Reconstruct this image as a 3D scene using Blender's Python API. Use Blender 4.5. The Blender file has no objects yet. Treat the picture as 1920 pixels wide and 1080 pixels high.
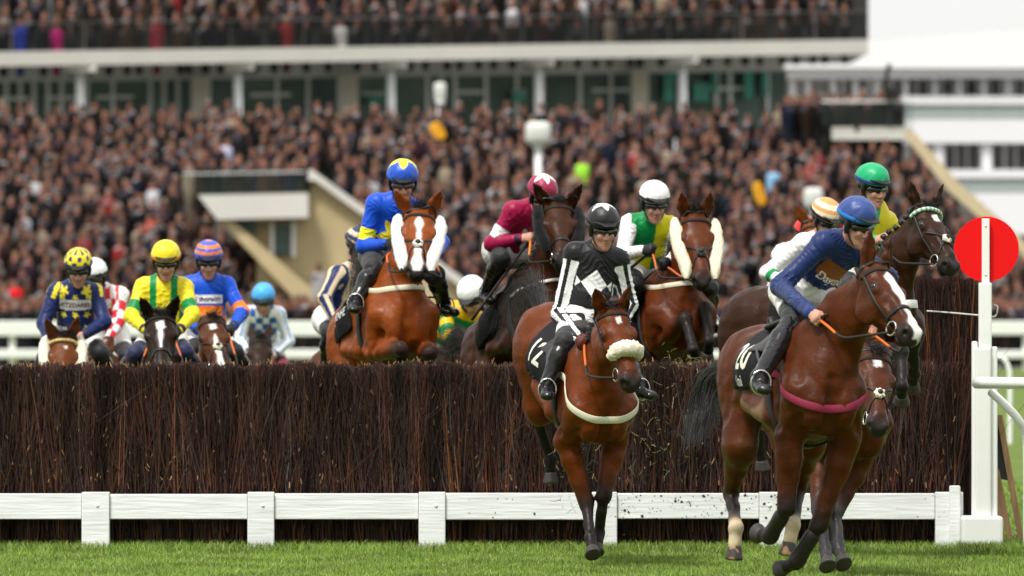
import bpy, math, random
import numpy as np
from mathutils import Vector
random.seed(7); rng = np.random.default_rng(11)
scene = bpy.context.scene
R = math.radians
# ---------------------------------------------------------------- camera, sky, sun, exposure
CAMZ = 1.95; FPX = 15060.0
cd = bpy.data.cameras.new('camera'); cam = bpy.data.objects.new('camera', cd); scene.collection.objects.link(cam)
cam.location = (0, 0, CAMZ); cam.rotation_euler = (R(90), 0, 0)
cd.sensor_width = 36; cd.lens = FPX/1920*36; cd.clip_start = 1; cd.clip_end = 3000
cd.dof.use_dof = True; cd.dof.focus_distance = 54.5; cd.dof.aperture_fstop = 3.9
scene.camera = cam
SUN_EL, SUN_AZ = R(60), R(-145)          # azimuth of the sun seen from the scene, behind and left of the camera
w = bpy.data.worlds.new('World'); scene.world = w; w.use_nodes = True
nt = w.node_tree; nt.nodes.clear()
sk = nt.nodes.new('ShaderNodeTexSky'); sk.sky_type = 'NISHITA'; sk.sun_disc = False
sk.sun_elevation = SUN_EL; sk.sun_rotation = SUN_AZ; sk.dust_density = 3.0; sk.air_density = 1.0
mx = nt.nodes.new('ShaderNodeMixRGB'); mx.inputs[0].default_value = 0.9
mx.inputs[2].default_value = (10.9, 10.9, 10.7, 1)   # white cloud deck over the Nishita sky, brighter overhead (CIE overcast)
tcw = nt.nodes.new('ShaderNodeTexCoord'); sep = nt.nodes.new('ShaderNodeSeparateXYZ'); mrw = nt.nodes.new('ShaderNodeMapRange'); scl = nt.nodes.new('ShaderNodeVectorMath'); scl.operation = 'SCALE'
mrw.inputs[1].default_value = 0; mrw.inputs[2].default_value = 1; mrw.inputs[3].default_value = .72; mrw.inputs[4].default_value = 1.1
nt.links.new(tcw.outputs['Generated'], sep.inputs[0]); nt.links.new(sep.outputs['Z'], mrw.inputs[0]); nt.links.new(mrw.outputs[0], scl.inputs['Scale'])
bg = nt.nodes.new('ShaderNodeBackground'); bg.inputs[1].default_value = 0.1
out = nt.nodes.new('ShaderNodeOutputWorld')
nt.links.new(sk.outputs[0], mx.inputs[1]); nt.links.new(mx.outputs[0], scl.inputs[0]); nt.links.new(scl.outputs[0], bg.inputs[0]); nt.links.new(bg.outputs[0], out.inputs[0])
sd = bpy.data.lights.new('sun', 'SUN'); sd.energy = 3.1; sd.angle = R(10); sd.color = (1, .96, .9)
so = bpy.data.objects.new('sun', sd); scene.collection.objects.link(so)
sv = Vector((math.sin(SUN_AZ)*math.cos(SUN_EL), math.cos(SUN_AZ)*math.cos(SUN_EL), math.sin(SUN_EL)))
so.rotation_euler = (-sv).to_track_quat('-Z', 'Y').to_euler(); so.location = (-10, 20, 40)
vs = scene.view_settings; vs.view_transform = 'Standard'; vs.look = 'None'; vs.gamma = 1; vs.use_curve_mapping = False
vs.exposure = 0.36
# ---------------------------------------------------------------- pixel / vector helpers
CAM = np.array([0., 0., CAMZ])
def at(u, v, Y): return np.array([(u-960)/FPX*Y, Y, CAMZ-(v-540)/FPX*Y])
def reach(p, L, u, v, side):
    """point on the sight line (u,v) at bone length L from joint p, the near or far solution"""
    d = np.array([(u-960)/FPX, 1., -(v-540)/FPX]); q = CAM-p
    a = d@d; b = 2*d@q; c = q@q-L*L; D = b*b-4*a*c
    if D < 0: return CAM+d*(-b/(2*a))
    s = math.sqrt(D); return CAM+d*((-b-s)/(2*a) if side == 'n' else (-b+s)/(2*a))
def nz(v): v = np.asarray(v, float); return v/(np.linalg.norm(v)+1e-12)
def perp(v, a): return nz(v-(v@a)*a)
# ---------------------------------------------------------------- materials
def mat(name, col=(.5, .5, .5), rough=.6, spec=.5, metal=0, attr=False, noise=None, bump=None, sheen=0, coat=0, trans=0, alpha=1, sss=0):
    m = bpy.data.materials.new(name); m.use_nodes = True; t = m.node_tree; N = t.nodes; Lk = t.links
    b = N['Principled BSDF']; b.inputs['Roughness'].default_value = rough; b.inputs['Metallic'].default_value = metal
    b.inputs['Specular IOR Level'].default_value = spec; b.inputs['Sheen Weight'].default_value = sheen
    b.inputs['Coat Weight'].default_value = coat; b.inputs['Transmission Weight'].default_value = trans; b.inputs['Alpha'].default_value = alpha
    if sss:
        b.inputs['Subsurface Weight'].default_value = sss; b.inputs['Subsurface Scale'].default_value = .01
    tc = N.new('ShaderNodeTexCoord')
    if attr:
        a = N.new('ShaderNodeAttribute'); a.attribute_name = 'col'; src = a.outputs['Color']
    else:
        a = N.new('ShaderNodeRGB'); a.outputs[0].default_value = (*col, 1); src = a.outputs[0]
    if noise:                                  # (scale, amount, stretch) multiplies the colour
        mp = N.new('ShaderNodeMapping'); mp.inputs['Scale'].default_value = noise[2] if len(noise) > 2 else (1, 1, 1)
        n = N.new('ShaderNodeTexNoise'); n.inputs['Scale'].default_value = noise[0]; n.inputs['Detail'].default_value = 5
        Lk.new(tc.outputs['Object'], mp.inputs[0]); Lk.new(mp.outputs[0], n.inputs[0])
        mr = N.new('ShaderNodeMapRange'); mr.inputs[1].default_value = .25; mr.inputs[2].default_value = .75
        mr.inputs[3].default_value = 1-noise[1]; mr.inputs[4].default_value = 1+noise[1]; Lk.new(n.outputs[0], mr.inputs[0])
        mu = N.new('ShaderNodeVectorMath'); mu.operation = 'SCALE'; Lk.new(src, mu.inputs[0]); Lk.new(mr.outputs[0], mu.inputs['Scale'])
        src = mu.outputs[0]
    Lk.new(src, b.inputs['Base Color'])
    if bump:
        mp = N.new('ShaderNodeMapping'); mp.inputs['Scale'].default_value = bump[2] if len(bump) > 2 else (1, 1, 1)
        n = N.new('ShaderNodeTexNoise'); n.inputs['Scale'].default_value = bump[0]; n.inputs['Detail'].default_value = 4
        Lk.new(tc.outputs['Object'], mp.inputs[0]); Lk.new(mp.outputs[0], n.inputs[0])
        bp = N.new('ShaderNodeBump'); bp.inputs['Strength'].default_value = bump[1]; bp.inputs['Distance'].default_value = .01
        Lk.new(n.outputs[0], bp.inputs['Height']); Lk.new(bp.outputs[0], b.inputs['Normal'])
    return m
M = {}
def coat_material():
    m = mat('horse_coat', attr=True, rough=.34, spec=.15, noise=(9, .22, (1, 1, 1))); t = m.node_tree; N = t.nodes; L = t.links; b = N['Principled BSDF']; tc = N['Texture Coordinate']
    def noise(sc_, det, dist=0.):
        n = N.new('ShaderNodeTexNoise'); n.inputs['Scale'].default_value = sc_; n.inputs['Detail'].default_value = det; n.inputs['Distortion'].default_value = dist; L.new(tc.outputs['Object'], n.inputs[0]); return n
    def rng_(n, a, c, lo, hi):
        r = N.new('ShaderNodeMapRange'); r.inputs[1].default_value = a; r.inputs[2].default_value = c; r.inputs[3].default_value = lo; r.inputs[4].default_value = hi; L.new(n.outputs[0], r.inputs[0]); return r
    L.new(rng_(noise(11, 6), .3, .7, .30, .56).outputs[0], b.inputs['Roughness'])        # sweat-damp and dry patches of hair
    # veins and skin folds: thin ridges of a distorted noise, over fine hair
    v = noise(4.5, 2, .8); r1 = N.new('ShaderNodeMath'); r1.operation = 'SUBTRACT'; L.new(v.outputs[0], r1.inputs[0]); r1.inputs[1].default_value = .5
    r2 = N.new('ShaderNodeMath'); r2.operation = 'ABSOLUTE'; L.new(r1.outputs[0], r2.inputs[0]); r3 = N.new('ShaderNodeMapRange'); r3.inputs[1].default_value = 0; r3.inputs[2].default_value = .03; r3.inputs[3].default_value = 1; r3.inputs[4].default_value = 0; r3.interpolation_type = 'SMOOTHSTEP'; L.new(r2.outputs[0], r3.inputs[0])
    b1 = N.new('ShaderNodeBump'); b1.inputs['Strength'].default_value = .10; b1.inputs['Distance'].default_value = .010; L.new(r3.outputs[0], b1.inputs['Height'])
    b2 = N.new('ShaderNodeBump'); b2.inputs['Strength'].default_value = .38; b2.inputs['Distance'].default_value = .01; L.new(noise(26, 5, .6).outputs[0], b2.inputs['Height']); L.new(b1.outputs[0], b2.inputs['Normal'])
    b3 = N.new('ShaderNodeBump'); b3.inputs['Strength'].default_value = .16; b3.inputs['Distance'].default_value = .004; L.new(noise(240, 3).outputs[0], b3.inputs['Height']); L.new(b2.outputs[0], b3.inputs['Normal']); L.new(b3.outputs[0], b.inputs['Normal'])
    # flecks of mud thrown up from the track
    sp = rng_(noise(75, 2), .70, .73, 0, .85); mx_ = N.new('ShaderNodeMixRGB'); mx_.inputs[2].default_value = (.022, .016, .011, 1); src = b.inputs['Base Color'].links[0].from_socket; L.new(src, mx_.inputs[1]); L.new(sp.outputs[0], mx_.inputs[0]); L.new(mx_.outputs[0], b.inputs['Base Color'])
    return m
M['coat'] = coat_material()
M['hair'] = mat('horse_hair', attr=True, rough=.42, spec=.4)
M['silk'] = mat('racing_silk', attr=True, rough=.42, spec=.2, bump=(26, .55, (1, 1, .45)), sheen=.05, noise=(24, .06))
M['breeches'] = mat('breeches_cloth', (.78, .77, .75), rough=.6, bump=(40, .3), noise=(14, .06))
M['boot'] = mat('boot_leather', (.008, .008, .009), rough=.24, spec=.4, bump=(30, .25))
M['leather'] = mat('tack_leather', (.014, .011, .010), rough=.45, spec=.3)
M['skin'] = mat('skin', attr=True, rough=.5, spec=.3, sss=.08)
M['helmet'] = mat('helmet_silk', attr=True, rough=.42, spec=.35, bump=(60, .12), sheen=.08)
M['black'] = mat('black_plastic', (.01, .01, .011), rough=.4)
M['lens'] = mat('goggle_lens', (.006, .006, .007), rough=.06, spec=.7)
M['eye'] = mat('horse_eye', (.008, .005, .004), rough=.05, spec=.7)
M['metal'] = mat('steel', (.7, .7, .7), rough=.25, metal=1)
M['attr'] = mat('painted_parts', attr=True, rough=.55, spec=.3)
M['fleece'] = mat('sheepskin', attr=True, rough=.95, spec=.1, sheen=.12, bump=(130, .9), noise=(60, .1))
M['hoof'] = mat('hoof_horn', attr=True, rough=.6, noise=(30, .3))
M['cloth'] = mat('saddle_cloth', attr=True, rough=.75, spec=.12, bump=(30, .3))
M['webbing'] = mat('webbing', attr=True, rough=.7, spec=.2, bump=(150, .2))
# ---------------------------------------------------------------- objects
col = scene.collection
class Thing:
    def __init__(s, org): s.org = np.asarray(org, float); s.root = None
def tag(o, label=None, cat=None, group=None, kind=None):
    if label: o['label'] = label
    if cat: o['category'] = cat
    if group: o['group'] = group
    if kind: o['kind'] = kind
    return o
def mesh_obj(name, V, F, m, parent=None, org=(0, 0, 0), colr=None, smooth=True, F3=None):
    """V (n,3) world, F (m,4) or (m,3) int array or list of polygons"""
    V = np.asarray(V, float)-np.asarray(org, float); me = bpy.data.meshes.new(name)
    if isinstance(F, np.ndarray) and F3 is None:
        k = F.shape[1]; me.vertices.add(len(V)); me.vertices.foreach_set('co', V.astype(np.float32).ravel())
        me.loops.add(F.size); me.loops.foreach_set('vertex_index', F.astype(np.int32).ravel())
        me.polygons.add(len(F)); me.polygons.foreach_set('loop_start', np.arange(0, F.size, k, dtype=np.int32))
        me.update(calc_edges=True)
    else:
        me.from_pydata(V.tolist(), [], [list(map(int, f)) for f in F])
    if smooth: me.polygons.foreach_set('use_smooth', np.ones(len(me.polygons), bool))
    if colr is not None:
        c = np.asarray(colr, np.float32)
        if c.ndim == 1: c = np.tile(c, (len(V), 1))
        c = np.concatenate([c, np.ones((len(c), 1), np.float32)], 1)
        a = me.attributes.new('col', 'FLOAT_COLOR', 'POINT'); a.data.foreach_set('color', c.ravel())
    me.validate(); me.materials.append(m)
    o = bpy.data.objects.new(name, me); col.objects.link(o)
    if parent is not None: o.parent = parent
    else: o.location = tuple(org)
    return o
def empty(name, org):
    o = bpy.data.objects.new(name, None); o.location = tuple(map(float, org)); col.objects.link(o); return o
def tubes(C, Rad, ns=3, cap=False):
    """C (m,n,3) polylines, Rad (m,n) -> V,F (all curves in one mesh)"""
    C = np.asarray(C, float); m, n, _ = C.shape; Rad = np.broadcast_to(np.asarray(Rad, float), (m, n))
    T = np.gradient(C, axis=1); T /= np.linalg.norm(T, axis=2, keepdims=True)+1e-12
    ref = np.where(np.abs(T[..., 2:3]) > .9, np.array([1., 0, 0]), np.array([0, 0, 1.]))
    A = np.cross(T, ref); A /= np.linalg.norm(A, axis=2, keepdims=True)+1e-12; B = np.cross(T, A)
    th = np.arange(ns)*2*np.pi/ns
    V = C[:, :, None, :]+Rad[:, :, None, None]*(np.cos(th)[None, None, :, None]*A[:, :, None, :]+np.sin(th)[None, None, :, None]*B[:, :, None, :])
    idx = np.arange(m*n*ns).reshape(m, n, ns)
    a = idx[:, :-1, :]; b = np.roll(idx, -1, 2)[:, :-1, :]; c = np.roll(idx, -1, 2)[:, 1:, :]; d = idx[:, 1:, :]
    return V.reshape(-1, 3), np.stack([a, b, c, d], -1).reshape(-1, 4)
def tube_obj(name, pts, r, m, parent=None, org=(0, 0, 0), colr=None, ns=10, sub=0):
    pts = np.asarray(pts, float)
    if sub: pts = spline(pts, sub)
    n = len(pts); r = np.broadcast_to(np.asarray(r, float), (n,)) if np.ndim(r) < 1 or len(r) == n else np.interp(np.linspace(0, 1, n), np.linspace(0, 1, len(r)), r)
    # closed rounded ends
    d0 = nz(pts[0]-pts[1]); d1 = nz(pts[-1]-pts[-2])
    P = np.concatenate([[pts[0]+d0*r[0]*.5], pts, [pts[-1]+d1*r[-1]*.5]]); rr = np.concatenate([[r[0]*.3], r, [r[-1]*.3]])
    V, F = tubes(P[None], rr[None], ns)
    if colr is not None and np.ndim(colr) == 2: colr = np.repeat(np.concatenate([[colr[0]], colr, [colr[-1]]]), ns, 0)
    faces = [list(f) for f in F]+[list(range(ns))[::-1], list(range(len(V)-ns, len(V)))]
    return mesh_obj(name, V, faces, m, parent, org, colr)
def spline(P, n):
    """Catmull-Rom through the points"""
    P = np.asarray(P, float); Q = np.concatenate([[2*P[0]-P[1]], P, [2*P[-1]-P[-2]]]); res = []
    for i in range(1, len(Q)-2):
        for t in np.linspace(0, 1, n, endpoint=False):
            a, b, c, d = Q[i-1], Q[i], Q[i+1], Q[i+2]
            res.append(.5*(2*b+(c-a)*t+(2*a-5*b+4*c-d)*t*t+(3*b-a-3*c+d)*t**3))
    res.append(P[-1]); return np.array(res)
class MB:
    """collects boxes, prisms and tubes into one mesh"""
    def __init__(s): s.V = []; s.F = []; s.n = 0
    def add(s, V, F):
        V = np.asarray(V, float); s.V.append(V); s.F += [[int(i)+s.n for i in f] for f in F]; s.n += len(V); return s
    def box(s, lo, hi, ch=0.0):
        (x0, y0, z0), (x1, y1, z1) = lo, hi
        if ch <= 0:
            V = [(x, y, z) for z in (z0, z1) for y in (y0, y1) for x in (x0, x1)]
            F = [(0, 2, 3, 1), (4, 5, 7, 6), (0, 1, 5, 4), (2, 6, 7, 3), (0, 4, 6, 2), (1, 3, 7, 5)]
            return s.add(V, F)
        import bmesh
        bm = bmesh.new(); bmesh.ops.create_cube(bm, size=1)
        for v in bm.verts: v.co = ((x0+x1)/2+v.co.x*(x1-x0), (y0+y1)/2+v.co.y*(y1-y0), (z0+z1)/2+v.co.z*(z1-z0))
        bmesh.ops.bevel(bm, geom=bm.edges[:], offset=ch, segments=2, affect='EDGES', profile=.5)
        V = [tuple(v.co) for v in bm.verts]; bm.verts.index_update(); F = [[v.index for v in f.verts] for f in bm.faces]; bm.free()
        return s.add(V, F)
    def prism(s, front, back):
        """front/back matching closed loops of 3-D points"""
        n = len(front); V = list(front)+list(back)
        F = [list(range(n)), list(range(2*n-1, n-1, -1))]+[[i, i+n, (i+1) % n+n, (i+1) % n] for i in range(n)]
        return s.add(V, F)
    def tube(s, pts, r, ns=10):
        pts = np.asarray(pts, float); V, F = tubes(pts[None], np.broadcast_to(r, (1, len(pts))), ns)
        return s.add(V, [list(f) for f in F]+[list(range(ns))[::-1], list(range(len(V)-ns, len(V)))])
    def build(s, name, m, parent=None, org=(0, 0, 0), colr=None, smooth=False):
        o = mesh_obj(name, np.concatenate(s.V), s.F, m, parent, org, colr, smooth)
        bm_fix(o); return o
def bm_fix(o):
    import bmesh
    bm = bmesh.new(); bm.from_mesh(o.data); bmesh.ops.recalc_face_normals(bm, faces=bm.faces[:]); bm.to_mesh(o.data); bm.free()
# ---------------------------------------------------------------- implicit bodies (smooth unions of tapered ellipses -> surface nets)
def waves(P, wl, seed, n=10):
    r = np.random.default_rng(seed); s = 0
    for i in range(n):
        k = nz(r.normal(size=3))*2*np.pi/(wl*r.uniform(.6, 1.5)); s = s+np.sin(P@k+r.uniform(0, 6.28))
    return s/n**.5
class Prim:
    """tapered elliptical capsule from a to b; radii (lateral, up) at both ends; colours at both ends"""
    def __init__(s, a, b, ra, rb, up=None, k=.03, ca=None, cb=None, cap=None, sub=False, pw=1.0):
        s.a = np.asarray(a, float); b = np.asarray(b, float); s.L = np.linalg.norm(b-s.a); s.b = b
        ax = nz(b-s.a) if s.L > 1e-6 else np.array([1., 0, 0])
        up = np.array([0., 0, 1]) if up is None else np.asarray(up, float)
        if abs(nz(up)@ax) > .98: up = np.array([0.3, .9, .2])
        u = perp(up, ax); s.M = np.stack([ax, np.cross(u, ax), u])
        s.ra = np.array(ra if np.ndim(ra) else (ra, ra), float); s.rb = np.array(rb if np.ndim(rb) else (rb, rb), float)
        s.k = k; s.ca = ca; s.cb = cb if cb is not None else ca; s.cap = cap; s.sub = sub; s.pw = pw
    def ev(s, P, off=0.):
        q = (P-s.a)@s.M.T; t = np.clip(q[:, 0]/max(s.L, 1e-6), 0, 1) if s.L > 1e-6 else np.zeros(len(q))
        ry = s.ra[0]+(s.rb[0]-s.ra[0])*t+off; rz = s.ra[1]+(s.rb[1]-s.ra[1])*t+off
        ex = q[:, 0]-t*s.L; rc = (ry+rz)*.5 if s.cap is None else s.cap+off
        x, y, z = ex/rc, q[:, 1]/ry, q[:, 2]/rz
        k0 = np.sqrt(x*x+y*y+z*z); k1 = np.sqrt((x/rc)**2+(y/ry)**2+(z/rz)**2)+1e-9
        return np.where(k0 < 1e-4, -np.minimum(ry, rz), k0*(k0-1)/k1), t
    def bounds(s, pad):
        r = max(s.ra.max(), s.rb.max(), s.cap or 0)+pad
        return np.minimum(s.a, s.b)-r, np.maximum(s.a, s.b)+r
def ell(c, ax, rx, ry, rz, up, k=.03, ca=None, sub=False):
    """ellipsoid: rx along ax, rz along up"""
    ax = nz(ax); p = Prim(np.asarray(c)-ax*1e-4, np.asarray(c)+ax*1e-4, (ry, rz), (ry, rz), up, k, ca, None, rx, sub); return p
class Field:
    def __init__(s, prims, h, off=0., pad=.03, noise=None, cuts=()):
        pos = [p for p in prims if not p.sub]
        lo = np.min([p.bounds(pad+off)[0] for p in pos], 0); hi = np.max([p.bounds(pad+off)[1] for p in pos], 0)
        s.lo = lo; s.h = h; s.n = np.ceil((hi-lo)/h).astype(int)+2; s.prims = prims
        d = np.full(s.n, .12, np.float32)
        for p in prims:
            a, b = p.bounds(max(p.k, .02)+off+h)
            i0 = np.maximum(np.floor((a-lo)/h).astype(int), 0); i1 = np.minimum(np.ceil((b-lo)/h).astype(int)+1, s.n)
            if np.any(i1 <= i0): continue
            g = np.stack(np.meshgrid(*[lo[j]+h*np.arange(i0[j], i1[j]) for j in range(3)], indexing='ij'), -1)
            v = p.ev(g.reshape(-1, 3), off)[0].reshape(g.shape[:3]).astype(np.float32)
            sl = tuple(slice(i0[j], i1[j]) for j in range(3)); o = d[sl]; k = max(p.k, 1e-4)
            if p.sub:
                v = -v; hh = np.maximum(k-np.abs(o-v), 0)/k; d[sl] = np.maximum(o, v)+hh*hh*k*.25
            else:
                hh = np.maximum(k-np.abs(o-v), 0)/k; d[sl] = np.minimum(o, v)-hh*hh*k*.25
        s.d = d
        if noise is not None or cuts:
            ii = np.argwhere(np.abs(d) < .06); P = lo+ii*h; v = d[tuple(ii.T)]
            if noise is not None: v = v+noise(P)
            d[tuple(ii.T)] = v
        for (pt, n_) in cuts:                 # keep the side the normal points away from
            g = np.stack(np.meshgrid(*[lo[j]+h*np.arange(s.n[j]) for j in range(3)], indexing='ij'), -1)
            s.d = np.maximum(s.d, ((g-pt)@n_).astype(np.float32))
    def sample(s, P):
        q = (np.asarray(P, float)-s.lo)/s.h; q = np.clip(q, 0, s.n-1.001); i = q.astype(int); f = q-i; r = 0
        for a in (0, 1):
            for b in (0, 1):
                for c in (0, 1):
                    w_ = (f[..., 0] if a else 1-f[..., 0])*(f[..., 1] if b else 1-f[..., 1])*(f[..., 2] if c else 1-f[..., 2])
                    r = r+w_*s.d[i[..., 0]+a, i[..., 1]+b, i[..., 2]+c]
        return r
    def cast_out(s, o, dr, mx):
        """first exit from the body along rays starting inside"""
        o = np.asarray(o, float); dr = np.asarray(dr, float); ts = np.linspace(.01, mx, 160)
        P = o[:, None, :]+dr[:, None, :]*ts[None, :, None]; v = s.sample(P) > 0
        i = np.where(v.any(1), v.argmax(1), 159); return o+dr*ts[i][:, None]
    def cast_in(s, o, dr, mx):
        """first hit of rays starting outside"""
        o = np.asarray(o, float); dr = np.asarray(dr, float); ts = np.linspace(0, mx, 240)
        P = o[:, None, :]+dr[:, None, :]*ts[None, :, None]; v = s.sample(P) < 0
        i = np.where(v.any(1), v.argmax(1), 239); return o+dr*ts[i][:, None]
    def mesh(s):
        d = s.d; ins = d < 0; c = ins[:-1, :-1, :-1].astype(np.int8)
        c = np.zeros(np.array(d.shape)-1, np.int8)
        for a in (0, 1):
            for b in (0, 1):
                for e in (0, 1):
                    c += ins[a:a+c.shape[0], b:b+c.shape[1], e:e+c.shape[2]]
        act = (c > 0) & (c < 8); I = np.argwhere(act); idx = np.full(act.shape, -1, np.int32); idx[act] = np.arange(len(I))
        cor = [(a, b, e) for a in (0, 1) for b in (0, 1) for e in (0, 1)]
        val = {q: d[I[:, 0]+q[0], I[:, 1]+q[1], I[:, 2]+q[2]] for q in cor}
        acc = np.zeros((len(I), 3)); cnt = np.zeros(len(I))
        for q in cor:
            for ax in range(3):
                if q[ax]: continue
                q2 = list(q); q2[ax] = 1; q2 = tuple(q2); a, b = val[q], val[q2]; m = (a < 0) != (b < 0)
                t = np.where(m, a/np.where(m, a-b, 1), 0); pt = np.tile(np.array(q, float), (len(I), 1)); pt[:, ax] = t
                acc[m] += pt[m]; cnt += m
        V = s.lo+s.h*(I+acc/cnt[:, None]); Fs = []
        for ax in range(3):
            o1, o2 = (ax+1) % 3, (ax+2) % 3
            sl0 = [slice(1, -1)]*3; sl0[ax] = slice(0, -1); sl1 = list(sl0); sl1[ax] = slice(1, None)
            A = ins[tuple(sl0)]; B = ins[tuple(sl1)]; E = np.argwhere(A != B)
            if not len(E): continue
            off = np.ones(3, int); off[ax] = 0; E = E+off; fl = ins[tuple(E.T)]
            def ci(da, db):
                q = E.copy(); q[:, o1] += da; q[:, o2] += db; return idx[tuple(q.T)]
            f = np.stack([ci(-1, -1), ci(0, -1), ci(0, 0), ci(-1, 0)], 1); f[~fl] = f[~fl][:, ::-1]; Fs.append(f)
        return V, np.concatenate(Fs)
    def colors(s, V, s_=.02):
        W = np.zeros(len(V)); C = np.zeros((len(V), 3))
        for p in s.prims:
            if p.ca is None or p.sub: continue
            a, b = p.bounds(.12); m = np.all((V > a) & (V < b), 1)
            if not m.any(): continue
            dd, t = p.ev(V[m]); wgt = np.exp(-np.clip(dd, -.05, .3)/s_); t = t**p.pw
            c = np.asarray(p.ca)[None]*(1-t[:, None])+np.asarray(p.cb)[None]*t[:, None]
            W[m] += wgt; C[m] += c*wgt[:, None]
        return C/np.maximum(W, 1e-9)[:, None]
def sst(a, b, x): t = np.clip((x-a)/(b-a), 0, 1); return t*t*(3-2*t)
def mixc(C, c, m): return C*(1-m[:, None])+np.asarray(c)[None]*m[:, None]
def text_mesh(s, size=1.0, shear=0., bold=0.):
    cu = bpy.data.curves.new('lettering', 'FONT'); cu.body = s; cu.size = size; cu.shear = shear; cu.align_x = 'CENTER'; cu.align_y = 'CENTER'; cu.offset = bold; cu.resolution_u = 3
    o = bpy.data.objects.new('lettering', cu); col.objects.link(o); dg = bpy.context.evaluated_depsgraph_get(); dg.update()
    me = bpy.data.meshes.new_from_object(o.evaluated_get(dg))
    import bmesh
    bm = bmesh.new(); bm.from_mesh(me); bmesh.ops.triangulate(bm, faces=bm.faces[:])
    for _ in range(2): bmesh.ops.subdivide_edges(bm, edges=[e for e in bm.edges if e.calc_length() > size*.12], cuts=1, use_grid_fill=False); bmesh.ops.triangulate(bm, faces=bm.faces[:])
    bm.verts.index_update(); V = np.array([v.co[:] for v in bm.verts]); F = [[v.index for v in f.verts] for f in bm.faces]; bm.free()
    bpy.data.objects.remove(o); bpy.data.curves.remove(cu); bpy.data.meshes.remove(me)
    return V, F
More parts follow.
